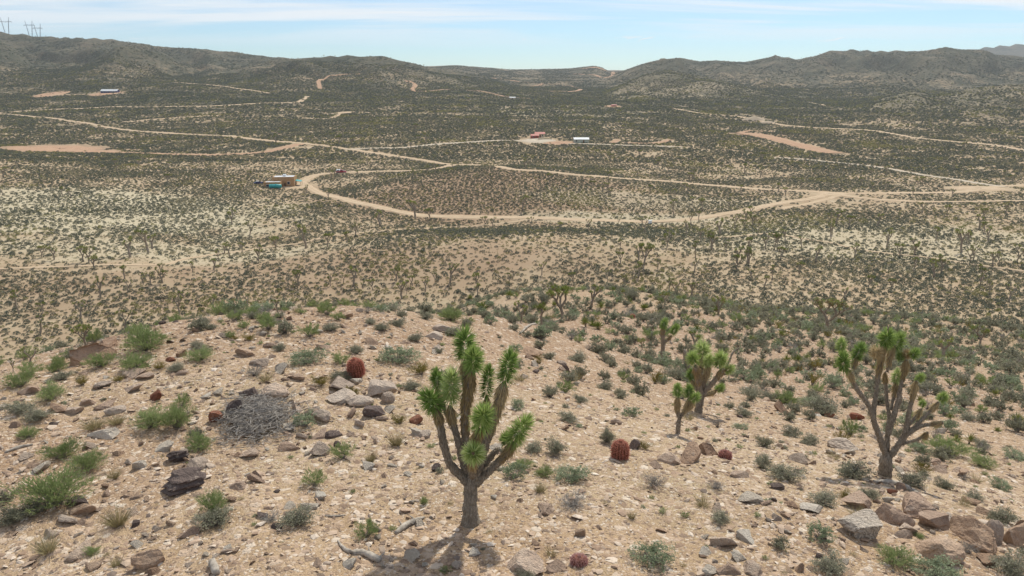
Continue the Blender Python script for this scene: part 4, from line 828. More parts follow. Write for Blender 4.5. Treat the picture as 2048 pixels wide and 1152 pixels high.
# u, v (centre), width, height in photo px, kind, own label
BUSHES = [
 (287, 686, 120, 42, 'green', 'wide bright green bush behind the flat split boulders'), (201, 722, 66, 30, 'green', 'green bush just in front of the flat split boulders'), (268, 727, 88, 36, 'green', 'green bush beside the small yellow-olive bush, downhill of the flat boulders'), (108, 731, 55, 32, 'green'), (38, 756, 72, 40, 'green'), (98, 784, 72, 42, 'green', 'deep green bush above the squat brown boulder'),
 (121, 748, 48, 30, 'grey'), (33, 812, 64, 42, 'grey'), (67, 826, 60, 42, 'grey'), (52, 862, 50, 34, 'green'), (235, 753, 32, 24, 'olive', 'small yellow-olive bush at the edge of the tan slabs'), (163, 757, 36, 34, 'olive'), (350, 732, 40, 24, 'grey'), (318, 728, 36, 26, 'olive'), (398, 706, 62, 36, 'green'), (391, 684, 30, 24, 'grey'),
 (508, 736, 50, 40, 'dead', 'dark twiggy half-dead bush on open gravel above the stick nest'), (611, 708, 80, 50, 'sage', 'large pale green bush on gravel uphill of the red barrel cactus'), (498, 672, 34, 24, 'olive'), (468, 673, 22, 17, 'olive'), (474, 622, 32, 24, 'grey'), (503, 627, 30, 24, 'grey'), (528, 632, 44, 26, 'green'), (405, 640, 40, 26, 'grey'), (420, 650, 30, 22, 'grey'), (558, 627, 30, 22, 'grey'), (661, 651, 42, 28, 'grey'), (558, 690, 30, 26, 'grey'), (540, 640, 30, 18, 'grey'),
 (300, 828, 90, 70, 'green', 'tall feathery green bush, left of a pair, uphill of the pale split rock'), (352, 826, 78, 76, 'green', 'tall feathery green bush with dark base beside the stick nest'), (185, 846, 60, 36, 'straw'), (230, 838, 50, 30, 'straw'), (398, 888, 72, 34, 'green', 'low bright green bush at the foot of the stick nest'), (118, 898, 80, 50, 'green'), (172, 915, 84, 66, 'green', 'leafy green bush beneath the pale split rock'), (100, 985, 165, 78, 'green', 'broad bright green bush over dark rocks on the left slope'), (14, 1026, 70, 60, 'grey'), (55, 1012, 70, 50, 'grey'),
 (424, 1000, 62, 66, 'green', 'upright green plant growing out of a grey bush below the dark layered rock'), (424, 1030, 86, 60, 'grey', 'grey bush under an upright green plant by the dark layered rock'), (594, 1030, 84, 54, 'grey', 'spiky grey bush among white and dark stones'), (540, 1030, 50, 30, 'dead'), (232, 1030, 70, 60, 'straw'), (90, 1085, 70, 60, 'straw'), (225, 945, 40, 34, 'straw'), (182, 1103, 40, 16, 'green'), (230, 1120, 30, 34, 'straw'),
 (842, 737, 56, 32, 'olive', 'yellow-olive bush behind the large central Joshua tree'), (823, 765, 44, 34, 'grey', 'dark grey bush under the yellow-olive bush'), (799, 834, 42, 34, 'olive', 'yellow-olive bush by the dark red rock'), (796, 708, 80, 42, 'sage', 'broad pale sage bush uphill of the yellow-olive bush'), (712, 695, 36, 32, 'grey'), (764, 650, 40, 28, 'grey'), (796, 641, 40, 28, 'grey'), (831, 670, 38, 30, 'grey'), (878, 698, 22, 20, 'grey'), (908, 657, 50, 38, 'grey'), (900, 630, 62, 26, 'green'), (680, 752, 46, 20, 'grey'), (640, 760, 50, 28, 'olive'), (706, 784, 46, 24, 'olive', 'olive grass-like bush among the grey boulders below the barrel cactus'), (850, 630, 40, 20, 'grey'), (740, 640, 30, 20, 'grey'),
 (791, 876, 50, 44, 'straw', 'dry grass tuft beside the large central Joshua tree'), (741, 910, 32, 42, 'straw'), (848, 1000, 22, 26, 'green'), (1101, 778, 42, 42, 'grey'), (1136, 829, 48, 36, 'grey'), (1034, 803, 38, 36, 'sage'), (1156, 710, 46, 32, 'grey'), (1211, 765, 42, 32, 'grey'), (1240, 780, 30, 26, 'grey'), (1097, 708, 30, 26, 'grey'), (1160, 793, 36, 28, 'grey'), (1069, 889, 46, 36, 'grey'), (1111, 888, 46, 46, 'grey', 'dark round bush uphill of the three green bushes'), (1047, 925, 48, 32, 'green'), (1089, 938, 42, 34, 'green'), (1143, 941, 76, 52, 'sage', 'widest of three pale green bushes downhill of the central Joshua tree'), (1146, 993, 76, 52, 'dead', 'purplish grey twiggy bush by a pink stone'), (1080, 972, 38, 34, 'straw'), (1213, 868, 38, 42, 'grey', 'dark bush beside the red barrel cactus on gravel'), (1288, 886, 40, 30, 'olive'),
 (1310, 1100, 94, 68, 'sage', 'round pale blue-green bush alone on the near gravel'), (1310, 953, 60, 50, 'dead', 'grey-brown bush with a green foot below the reddish boulders'), (1434, 965, 46, 34, 'dead'), (1441, 1030, 50, 38, 'grey'), (1264, 1027, 24, 28, 'straw'), (1344, 740, 44, 32, 'grey'), (1318, 746, 24, 18, 'olive'), (1503, 780, 50, 26, 'grey'), (1540, 790, 44, 26, 'grey'), (1573, 794, 62, 34, 'green'), (1652, 813, 90, 44, 'grey'), (1620, 800, 50, 30, 'sage'), (1488, 824, 40, 20, 'grey'), (1483, 848, 34, 26, 'sage'), (1528, 879, 36, 36, 'grey'), (1583, 858, 48, 36, 'grey'), (1620, 874, 48, 38, 'grey'), (1524, 918, 44, 46, 'grey'), (1575, 940, 74, 52, 'grey', 'dense grey bush, larger of two touching on pale gravel'), (1712, 934, 84, 58, 'grey', 'wide pale grey bush at the foot of the gaunt Joshua tree'), (1823, 952, 60, 48, 'grey', 'dark round bush on the downhill side of the gaunt Joshua tree'), (1742, 984, 48, 32, 'grey'), (1692, 985, 40, 30, 'olive', 'yellow-olive tuft above the pale banded boulders'), (1647, 998, 66, 30, 'grey'), (1662, 1122, 80, 60, 'grey', 'dome-shaped grey bush on gravel below the banded boulder'), (1794, 1107, 80, 58, 'green', 'leafy green bush below the boulder cluster'), (1880, 1142, 100, 44, 'sage'), (1890, 962, 44, 36, 'grey'), (1848, 935, 50, 28, 'olive'), (1905, 898, 96, 38, 'green'), (1840, 895, 50, 24, 'sage'), (1965, 923, 60, 28, 'green'), (2002, 962, 54, 40, 'sage'), (1950, 986, 40, 32, 'grey'), (2014, 1030, 70, 42, 'grey'), (1940, 830, 40, 26, 'grey'), (1965, 885, 40, 26, 'grey'), (2030, 905, 50, 30, 'sage'), (2025, 1118, 80, 66, 'grey', 'grey bush beside the big brown boulders'), (1935, 1090, 44, 40, 'dead'), (1780, 850, 40, 22, 'olive'), (1840, 1072, 26, 10, 'green'), (1050, 1148, 44, 24, 'grey')]
done_b = []
BP = hit([b[0] for b in BUSHES], [b[1] + b[3] * 0.42 for b in BUSHES])
for b, w in zip(BUSHES, BP):
    k = depth_of(w) / F_PX; put_bush(b[4], w[0], w[1] + b[2] * k * 0.12, b[2] * k * 1.06, (b[3] * 0.95 if b[4] == 'straw' else min(max((b[3] - 0.42 * b[2]) / 0.85, 0.42 * b[2]), b[3] * 0.95)) * k, b[5] if len(b) > 5 else None)
# boulders: u, v centre, width, height px, kind, cuts, turn, own label
RK = 'weathered rock on the stony hilltop'
def put_rock(mat, x, y, wid, hgt, label=None, group=None, me=None, rz=None, tilt=0.12, sink=0.34):
    me = me or ROCKS[mat][RNG.integers(0, 4)]; hm = max(v.co.z for v in me.vertices); gx, gy = slope_tilt(x, y)
    z = float(height(x, y)[0]); r = link('boulder' if wid > 0.55 else 'rock', me, None, (x, y, z - hgt * sink - 0.01), (math.atan(gy) * 0.7 + RNG.normal(0, tilt), -math.atan(gx) * 0.7 + RNG.normal(0, tilt), RNG.uniform(0, 6.28) if rz is None else rz), (wid, wid, hgt / hm * (1 + sink)))
    d = {'tan': 'pinkish tan', 'brown': 'brown', 'grey': 'grey', 'dark': 'blackish', 'pale': 'pale whitish', 'red': 'dark red', 'striped': 'banded grey and white'}[mat]
    tag(r, label or ('small ' if wid < 0.19 else 'large ' if wid > 0.4 else '') + '%s stone ' % d + near_what(x, y, 'lying loose on the gravel hilltop'), 'rock', group or ('%s stones on the hilltop' % d)); COUNT['rock'] += 1; TAKEN.append((x, y, wid * 0.5)); return r
BOULD = [
 (168, 712, 82, 42, 'brown', 0.1, 'long flat brown boulder, lower of a split pair on the crest'), (212, 684, 54, 32, 'brown', 0.2, 'smaller flat boulder resting at the upper end of the long flat one'), (113, 812, 44, 34, 'brown', None, 'squat brown boulder among green bushes and tan slabs'),
 (258, 772, 40, 30, 'tan', None, 'slanting grey-tan slab with a shadowed red underside'), (285, 752, 36, 22, 'tan'), (314, 790, 24, 26, 'red', None, 'small red rock with a white cap'), (272, 745, 40, 20, 'tan'), (200, 768, 36, 20, 'grey'), (60, 780, 44, 22, 'tan'), (45, 782, 30, 18, 'tan'), (140, 820, 40, 18, 'tan'), (180, 805, 36, 16, 'tan'), (210, 808, 34, 20, 'tan'), (225, 822, 40, 14, 'grey'), (338, 716, 24, 18, 'red'), (360, 745, 26, 16, 'tan'),
 (490, 702, 44, 26, 'brown', None, 'low brown boulder on gravel near the crest'), (535, 690, 30, 16, 'tan'), (520, 725, 40, 18, 'grey'), (436, 783, 22, 18, 'pale', None, 'white quartz stone on bare gravel above the stick nest'), (412, 792, 24, 14, 'pale'), (600, 753, 34, 16, 'brown'),
 (500, 782, 36, 34, 'dark', None, 'pointed dark rock at the head of the stick nest'), (535, 788, 62, 32, 'tan', None, 'rounded tan boulder at the top of the stick nest'), (479, 817, 42, 46, 'dark', None, 'upright dark grey rock standing in the stick nest'), (434, 834, 34, 30, 'red', None, 'split dark red rock beside the stick nest'), (205, 870, 62, 20, 'pale', 0.35, 'long pale split rock between green bushes'),
 (577, 853, 30, 18, 'pale', None, 'smooth white stone on the edge of the stick nest'), (642, 828, 42, 34, 'grey', None, 'grey and pink boulder between the stick nest and the boulder group'), (620, 822, 34, 24, 'tan'), (573, 893, 42, 22, 'tan'), (491, 903, 38, 28, 'tan', None, 'pink block below the foot of the stick nest'), (644, 895, 34, 36, 'grey', None, 'upright grey-pink stone on the edge of open gravel'), (600, 870, 30, 18, 'tan'), (660, 872, 36, 16, 'dark'), (640, 868, 34, 18, 'tan'), (700, 868, 22, 14, 'tan'),
 (508, 953, 40, 32, 'tan', None, 'pointed tan slab below the stick nest'), (480, 972, 36, 18, 'tan'), (364, 962, 92, 66, 'dark', 0.2, 'big dark layered rock with a black hollow underneath'), (352, 912, 44, 36, 'tan', None, 'pink rock behind the dark layered rock'), (388, 928, 48, 26, 'grey'), (325, 895, 40, 22, 'pale'), (232, 908, 26, 14, 'brown'), (52, 908, 28, 20, 'grey'), (292, 1114, 62, 52, 'brown', 0.5, 'sharp-edged reddish block on the near gravel'), (302, 1143, 30, 22, 'brown'), (372, 1066, 48, 24, 'tan', None, 'flat tan rock beneath the grey bush with green top'), (180, 1130, 34, 24, 'brown'), (160, 1018, 52, 30, 'brown', 0.2, 'dark hollowed brown rock at the edge of the broad green bush'), (130, 1040, 44, 20, 'grey'), (95, 1068, 40, 18, 'grey'), (140, 1005, 40, 18, 'dark'), (210, 983, 26, 16, 'tan'), (248, 990, 20, 14, 'tan'), (465, 998, 22, 16, 'brown'), (640, 990, 30, 22, 'pale', None, 'white crumbly stones beside the spiky grey bush'), (625, 1012, 36, 20, 'pale'), (575, 1008, 24, 16, 'pale'), (550, 1048, 22, 18, 'dark'), (528, 1030, 24, 18, 'dark'), (512, 950, 18, 24, 'tan'),
 (676, 768, 54, 28, 'grey', None, 'grey boulder, left of the group under the red barrel cactus'), (678, 794, 60, 28, 'grey'), (712, 799, 54, 30, 'grey', None, 'low rounded boulder in front of the group under the red barrel cactus'), (756, 776, 60, 46, 'grey', None, 'speckled grey boulder, biggest of the group under the red barrel cactus'), (768, 792, 28, 30, 'grey'), (737, 824, 46, 20, 'dark', None, 'low black stone below the barrel cactus boulders'), (690, 740, 46, 22, 'tan'), (714, 759, 26, 22, 'pale', None, 'rounded whitish stone right under the leaning barrel cactus'), (835, 838, 28, 26, 'red', None, 'dark red rock next to a yellow-olive bush'), (850, 870, 34, 18, 'grey'), (830, 862, 26, 20, 'pale'), (760, 836, 28, 14, 'tan'),
 (883, 656, 40, 22, 'grey'), (865, 670, 36, 18, 'grey'), (735, 680, 34, 26, 'brown'), (640, 690, 30, 20, 'tan'), (685, 628, 30, 18, 'brown'), (1059, 700, 40, 24, 'brown', None, 'rounded brown boulder on the gravel slope above small dark stones'), (1136, 734, 18, 24, 'dark'), (1120, 722, 22, 14, 'grey'), (1008, 872, 26, 18, 'brown'), (1030, 868, 22, 16, 'pale'), (990, 895, 26, 10, 'pale'), (1089, 1013, 40, 30, 'tan', None, 'pink stone at the foot of the purplish grey bush'), (1040, 1000, 16, 14, 'brown'), (1158, 1064, 22, 22, 'brown'), (1198, 1052, 18, 14, 'tan'), (1268, 888, 26, 28, 'dark', None, 'black crumbly rock beside the red barrel cactus on gravel'), (1047, 1130, 82, 42, 'tan', None, 'large flat tan rock at the shaded near edge of the gravel'), (1111, 1132, 44, 20, 'tan'), (950, 1105, 26, 16, 'pale'), (945, 1088, 18, 14, 'pale'),
 (1389, 904, 56, 52, 'brown', None, 'reddish granite boulder, tallest of the row beside a small pink cactus'), (1416, 896, 40, 36, 'brown'), (1346, 914, 50, 36, 'tan'), (1315, 926, 34, 24, 'tan'), (1568, 814, 34, 30, 'brown'), (1665, 830, 24, 14, 'red'), (1720, 832, 30, 22, 'red', None, 'dark red angular rock uphill of the gaunt Joshua tree'), (1692, 886, 56, 32, 'grey', None, 'smooth grey slab uphill of the gaunt Joshua tree'), (1703, 904, 30, 12, 'pale'), (1637, 1020, 54, 16, 'pale'), (1454, 1088, 58, 28, 'tan', None, 'flat pink-tan slab on near gravel'), (1478, 1112, 44, 24, 'pale'), (1463, 1138, 50, 30, 'tan'), (1508, 1138, 44, 34, 'tan'), (1420, 1142, 40, 20, 'pale'), (1490, 1070, 36, 16, 'pale'),
 (1732, 1052, 90, 64, 'striped', 0.2, 'rounded boulder banded in grey and white, front of the boulder cluster'), (1786, 1020, 76, 62, 'tan', None, 'tan rounded boulder cracked down its face behind the banded boulder'), (1724, 1003, 58, 36, 'tan', None, 'grey-topped wedge of rock at the upper end of the boulder cluster'), (1842, 1015, 92, 46, 'tan', 0.3, 'long domed tan boulder in the boulder cluster'), (1861, 1043, 60, 34, 'tan'), (1900, 1038, 44, 36, 'grey', 0.9, 'leaning flat grey slab at the downhill end of the boulder cluster'), (1822, 1054, 50, 36, 'tan'), (1810, 1066, 40, 24, 'tan'), (1872, 1100, 88, 54, 'brown', 0.2, 'rough brown ledge of rock below the boulder cluster'), (1968, 1072, 84, 76, 'brown', None, 'largest brown boulder, overhanging a dark gap'), (1992, 1062, 54, 62, 'grey', None, 'grey-faced boulder wedged between brown ones'), (2028, 1062, 50, 66, 'brown', None, 'knobbly brown boulder behind the grey-faced one'), (1982, 1122, 46, 28, 'brown'), (1791, 984, 26, 14, 'red'), (1860, 915, 40, 24, 'tan'), (1890, 935, 46, 30, 'tan'), (1930, 945, 40, 24, 'brown'), (1940, 1000, 34, 20, 'brown'), (1968, 1022, 36, 18, 'brown')]
def layered(name):
    "dark rock weathered into ledges, undercut at its foot"
    V, F = ICO[4]; V = V.copy()
    for _ in range(9): n = unit(RNG.normal(size=3)); V = V - np.clip(V @ n - RNG.uniform(0.24, 0.36), 0, None)[:, None] * n
    z = V[:, 2] + 0.18 * V[:, 0] + 0.05 * fbm(V[:, 0] * 4, V[:, 1] * 4, 3, 3); led = 1 + 0.13 * np.tanh(4 * np.sin(z * 34)) + 0.1 * fbm(V[:, 0] * 6 + V[:, 2] * 3, V[:, 1] * 6, 3, 6)
    V[:, :2] *= (led * (0.72 + 0.4 * smooth(-0.3, 0.05, V[:, 2])))[:, None]; V *= np.array([1.1, 0.85, 0.75]); V = V / (V[:, 0].max() - V[:, 0].min()); V[:, 2] -= V[:, 2].min()
    return mesh_np(name, V, [F], [M['rock_dark']])
BW = hit([b[0] for b in BOULD], [b[1] + b[3] * 0.40 for b in BOULD])
for b, w in zip(BOULD, BW):
    k = depth_of(w) / F_PX; wid = b[2] * k; hgt = min(max((b[3] - 0.42 * b[2]) / 0.8, (0.36 if b[2] < 58 else 0.46) * b[2]), b[3] * 0.85) * k
    round_ = b[4] in ('grey', 'striped') or (b[2] > 70 and b[4] == 'tan')
    me = rock_mesh(4 if wid > 0.6 else 3, 9 if not round_ else 7, 'rock_' + b[4], 0.62, 0.08 if not round_ else 0.05, 'boulder', 0.07 if round_ else 0.0) if b[2] > 34 else None
    if len(b) > 6 and 'layered' in b[6]: me = layered('layered_rock')
    put_rock(b[4], w[0], w[1] + wid * 0.22, wid, hgt, b[6] if len(b) > 6 else None, None, me, b[5] if len(b) > 5 and b[5] is not None else RNG.choice([-0.3, 0.1, 0.4, 2.9]), 0.08)

# barrel cacti
M['cactus'] = m_plain('cactus_skin', (0.20, 0.075, 0.045), 0.7, 0.2, 0.3, 8)
def spine_mat(name, cols): return m_leaf(name, cols, 0.1, 0.6)
M['spine_red'] = spine_mat('red_spine', [(0.46, 0.13, 0.085), (0.64, 0.29, 0.21), (0.76, 0.52, 0.42)])
M['spine_pink'] = spine_mat('pink_spine', [(0.36, 0.13, 0.12), (0.52, 0.26, 0.24), (0.66, 0.46, 0.42)])
def barrel(w, wid, hgt, mat, label, lean=(0, 0)):
    ribs, seg = 18, 12; a = np.arange(ribs * 4) * 2 * np.pi / (ribs * 4); r0 = wid / 2 * 0.9
    t = np.linspace(0, 1, seg); prof = np.sqrt(np.clip(1 - np.abs((t - 0.42) / 0.58) ** 2.6, 0, 1)) ** 0.9; prof[0] = 0.7; prof[-1] = 0.02
    rr = r0 * prof[:, None] * (1 + 0.11 * np.cos(a * ribs)[None]); n = len(a)
    V = np.stack([rr * np.cos(a), rr * np.sin(a), np.broadcast_to((t * hgt)[:, None], rr.shape)], -1).reshape(-1, 3)
    i = np.arange(seg - 1)[:, None] * n; j = np.arange(n)[None]; jn = (j + 1) % n
    Q = np.stack([i + j, i + jn, i + n + jn, i + n + j], -1).reshape(-1, 4)
    root = link('barrel_cactus', None, None, (w[0], w[1], w[2] - 0.03), (lean[0], lean[1], 0)); root.empty_display_size = 0.1; tag(root, label, 'cactus')
    b = MB(); b.add(V, None, Q); link('ribbed_body', b.mesh('ribbed_body', [M['cactus']], True), root)
    s = MB()
    for rb in range(ribs):
        m = 15; tt = np.linspace(0.08, 0.99, m); pr = np.interp(tt, t, prof) * r0 * 1.07; az = rb * 2 * np.pi / ribs
        c = np.c_[pr * math.cos(az), pr * math.sin(az), tt * hgt]; nrm = unit(np.c_[np.full(m, math.cos(az)), np.full(m, math.sin(az)), (tt - 0.45) * 2.2])
        for q in range(6):
            d = unit(nrm * 0.7 + RNG.normal(0, 0.65, (m, 3))); s.blades(c, d, RNG.uniform(0.10, 0.2, m) * wid, 0.03 * wid, 0, np.clip(RNG.normal(0.25, 0.15, m) + 0.5 * tt ** 2, 0, 1))
    o = link('spines', s.mesh('spines', [M[mat]]), root); o['kind'] = 'stuff'; TAKEN.append((w[0], w[1], wid)); return root
def cac(u, vb, wpx, hpx, mat, label, lean=(0, 0), up=0.0):
    w = hit(u, vb)[0]; k = depth_of(w) / F_PX; return barrel((w[0], w[1], w[2] + up), wpx * k * 0.95, hpx * k, mat, label, lean)
cac(1240, 916, 36, 41, 'spine_red', 'round red barrel cactus standing on open gravel beside a black rock')
cac(715, 756, 34, 38, 'spine_red', 'red barrel cactus leaning over a group of grey boulders', (0.1, -0.12), 0.08)
cac(1158, 1126, 34, 20, 'spine_pink', 'low pink spiny cactus cluster beside a large flat tan rock')
cac(1450, 916, 26, 18, 'spine_pink', 'small pink barrel cactus beside the reddish granite boulders')
cac(1265, 636, 10, 9, 'spine_red', 'tiny red barrel cactus among the dense bushes far down the slope')

# stick nest (heap of twigs)
c = hit(515, 868)[0]; k = depth_of(c) / F_PX; mb = MB(); n = 1700
root = link('stick_nest', None, None, c); tag(root, 'heap of loose grey sticks piled against dark rocks', 'stick heap')
uu = RNG.normal(0, 0.42, n).clip(-1, 1) * 100; vv = RNG.normal(0, 0.42, n).clip(-1, 1) * 62
rag = 1 + 0.5 * perlin(np.cos(np.arctan2(vv, uu)) * 2.2, np.sin(np.arctan2(vv, uu)) * 2.2, 31); uu = uu * rag * 0.9; vv = vv * rag * 0.88; uu = uu - vv * 0.35
hw = hit(515 + uu, 842 + vv) - c; bulge = np.clip(1 - (uu / 92) ** 2 - (vv / 60) ** 2, 0, 1)
az = RNG.uniform(0, 6.28, n); el = RNG.normal(0, 0.22, n); ln = RNG.uniform(0.08, 0.36, n)
d = np.c_[np.cos(az) * np.cos(el), np.sin(az) * np.cos(el), np.sin(el)]
ctr = hw + np.c_[np.zeros((n, 2)), 0.03 + bulge * 0.24 * RNG.uniform(0.4, 1.1, n)]
for q in range(n): mb.tube([ctr[q] - d[q] * ln[q] / 2, ctr[q] + RNG.normal(0, 0.012, 3), ctr[q] + d[q] * ln[q] / 2], RNG.uniform(0.003, 0.0085), 3, 0, RNG.uniform(0, 0.7), False)
o = link('twigs', mb.mesh('twigs', [M['twig']]), root); o['kind'] = 'stuff'
mb = MB(); g = 24; a = np.linspace(0, 2 * np.pi, g, endpoint=False); Vm = []
for f in (1.0, 0.7, 0.35, 0.02):
    hw2 = hit(515 + (np.cos(a) * 66 * f - np.sin(a) * 18 * f) * (1 + 0.35 * perlin(np.cos(a) * 2.2, np.sin(a) * 2.2, 31)), 843 + np.sin(a) * 40 * f * (1 + 0.35 * perlin(np.cos(a) * 2.2, np.sin(a) * 2.2, 31))) - c; hw2[:, 2] += 0.20 * (1 - f * f) - (0.05 if f == 1.0 else 0); Vm.append(hw2)
i = np.arange(3)[:, None] * g; j = np.arange(g)[None]; jn = (j + 1) % g
mb.add(np.vstack(Vm), None, np.stack([i + j, i + jn, i + g + jn, i + g + j], -1).reshape(-1, 4)); mb.add(Vm[-1], None, None)
M['litter'] = m_plain('twig_litter', (0.17, 0.13, 0.09), 0.95, 0.05, 0.6, 25)
link('litter_mound', mb.mesh('litter_mound', [M['litter']], True), root); TAKEN.append((c[0], c[1] + 0.4, 0.75))

# fallen dead branches: photo px along the wood, radius m
LOGS = [([(792, 1068), (806, 1058), (830, 1044), (848, 1036)], [0.03, 0.05, 0.045, 0.02], 'bent grey stick on gravel beside the central Joshua tree'),
        ([(676, 1082), (684, 1094), (700, 1106), (724, 1108), (742, 1116), (760, 1124)], [0.012, 0.022, 0.03, 0.045, 0.055, 0.05], 'long curved grey branch with a frayed end on the near gravel'),
        ([(1748, 966), (1780, 968), (1806, 976), (1836, 990)], [0.04, 0.06, 0.06, 0.04], 'thick fallen grey log below the gaunt Joshua tree'),
        ([(425, 1126), (428, 1138), (434, 1150)], [0.05, 0.065, 0.05], 'short pale chunk of wood at the near edge of the gravel'),
        ([(10, 906), (40, 896), (66, 890)], [0.02, 0.035, 0.02], 'thin grey stick lying on the left slope'),
        ([(1040, 668), (1060, 652), (1080, 648)], [0.04, 0.06, 0.05], 'fallen grey limb at the foot of the leaning Joshua tree'),
        ([(1545, 660), (1565, 662), (1590, 668)], [0.05, 0.08, 0.05], 'fallen trunk lying far down the slope among yuccas'), ([(650, 1032), (668, 1034), (690, 1031)], [0.01, 0.02, 0.012], 'short dark twig lying by white stones')]
for line, rad, label in LOGS:
    h = hit([p[0] for p in line], [p[1] for p in line]); c = h[len(h) // 2]; loc = h - c; loc[:, 2] += np.array(rad) * 0.7
    mb = MB(); sl = smooth_line(loc, 0.05); r2 = np.interp(np.linspace(0, 1, len(sl)), np.linspace(0, 1, len(rad)), rad); mb.tube(sl, r2, 8, 0, 0.5, True, 0.14)
    for q in range(3 if len(line) > 3 else 0):     # broken side twigs
        p = sl[RNG.integers(len(sl) // 3, len(sl))]; e = p + unit(np.array([RNG.normal(), RNG.normal(), 0.5])) * 0.14; mb.tube([p, (p + e) / 2 + RNG.normal(0, 0.01, 3), e], [0.018, 0.012, 0.006], 5)
    o = link('fallen_branch', mb.mesh('fallen_branch', [M['dead_wood']], True), None, c); tag(o, label, 'branch')

# yuccas on the slope (px, width px)
YU = [(965, 620, 34), (1171, 654, 26), (1196, 658, 28), (1185, 652, 22), (1200, 622, 24), (1288, 620, 24), (1019, 592, 22), (1563, 677, 24), (1506, 685, 22), (1573, 722, 26), (1593, 728, 26), (1523, 726, 16), (1394, 660, 22), (1436, 628, 26), (1960, 772, 22), (1913, 882, 26), (1938, 888, 28), (2034, 846, 34), (1995, 862, 18), (1900, 840, 20), (1677, 650, 20), (1260, 607, 18), (1225, 585, 16), (1108, 612, 16), (1100, 592, 18), (1330, 690, 14), (1358, 600, 16), (1470, 610, 18), (1440, 690, 16), (1600, 700, 14), (1840, 800, 18), (1960, 820, 16), (1990, 790, 18), (1300, 595, 14), (1245, 590, 16), (940, 600, 18)]
yp = hit([y[0] for y in YU], [y[1] for y in YU])
for q, (yy, w) in enumerate(zip(YU, yp)):
    k = depth_of(w) / F_PX; me = YUC[q % 3]; r = link('yucca', None, None, (w[0], w[1], w[2] - 0.02), (0, 0, q), yy[2] * k * 1.25); r.empty_display_size = 0.1
    link('blades', me[0], r); link('trunk', me[1], r); tag(r, ('large ' if yy[2] > 24 else 'small ' if yy[2] < 18 else '') + 'spiky yellow-green yucca ' + near_what(w[0], w[1], 'among bushes on the slope of the hilltop'), 'yucca', 'yuccas on the slope'); TAKEN.append((w[0], w[1], 0.4))
# smaller Joshua trees on the far side of the hill: base px, height px, label
JH = [(1042, 645, 48, 'small two-headed Joshua tree beside the leaning one'), (1084, 655, 58, 'leaning Joshua tree with a single head and a fallen limb at its foot'), (1124, 637, 70, 'slender Joshua tree with a yellow head and one bare arm'), (1183, 614, 48, 'dark bushy Joshua tree on the crest above the yuccas'), (1650, 662, 72, 'wide many-branched Joshua tree standing alone low on the slope'), (1390, 700, 44, 'low blue-green Joshua tree behind the stocky one'), (1436, 630, 46, 'Joshua tree rising behind a yucca'), (172, 694, 52, 'bushy Joshua tree with yellow-green heads behind the flat split boulders'), (60, 735, 44, 'small many-headed Joshua tree downhill of the flat split boulders'), (28, 745, 30, 'young Joshua tree at the left foot of the hill'), (1100, 592, 30, None), (955, 590, 26, None), (1284, 700, 26, None), (805, 597, 42, None), (250, 655, 40, None), (1885, 720, 50, None), (1960, 690, 46, None), (1330, 610, 30, None), (80, 668, 40, None)]
jp = hit([j[0] for j in JH], [j[1] for j in JH])
def put_joshua(w, hgt, q, label, group, parts=True, wide=1.0):
    sc = (hgt * wide, hgt * wide, hgt); loc = (w[0], w[1], w[2] - 0.05 * hgt); rz = (0, 0, RNG.uniform(0, 6.28))
    if parts:
        a_, b_ = JBUSH if q < 0 else JFAR[q % 10]; r = link('joshua_tree', None, None, loc, rz, sc); link('trunk', a_, r); link('crown', b_, r)
    else: r = link('joshua_tree', JONE[q % 10], None, loc, rz, sc)
    return tag(r, label, 'joshua tree', group)
for q, (j, w) in enumerate(zip(JH, jp)):
    k = depth_of(w) / F_PX; put_joshua(w, j[2] * k * 1.03, -1 if q == 4 else q, j[3] or 'Joshua tree on the lower flank of the hill', None if j[3] else 'Joshua trees on the hill flank', True, 1.25 if q == 4 else 1.0); TAKEN.append((w[0], w[1], 0.3))
# ------------------------------------------------------------------ scattered stones and bushes of the hill
TK = np.array(TAKEN)
def clear(x, y, pad=0.0):
    ok = np.ones(len(x), bool)
    for i in range(0, len(x), 4000):
        d = np.hypot(x[i:i + 4000, None] - TK[None, :, 0], y[i:i + 4000, None] - TK[None, :, 1]); ok[i:i + 4000] = (d > TK[None, :, 2] + pad).all(1)
    return ok
def jgrid(cell, r0, r1, amax=47):
    a = math.radians(amax); x = np.arange(-r1 * math.sin(a), r1 * math.sin(a), cell); y = np.arange(0, r1, cell); X, Y = np.meshgrid(x, y)
    X = X.ravel() + RNG.uniform(-0.48, 0.48, X.size) * cell; Y = Y.ravel() + RNG.uniform(-0.48, 0.48, Y.size) * cell
    r = np.hypot(X, Y); m = (r > r0) & (r < r1) & (np.abs(np.arctan2(X, Y)) < a); return X[m], Y[m]
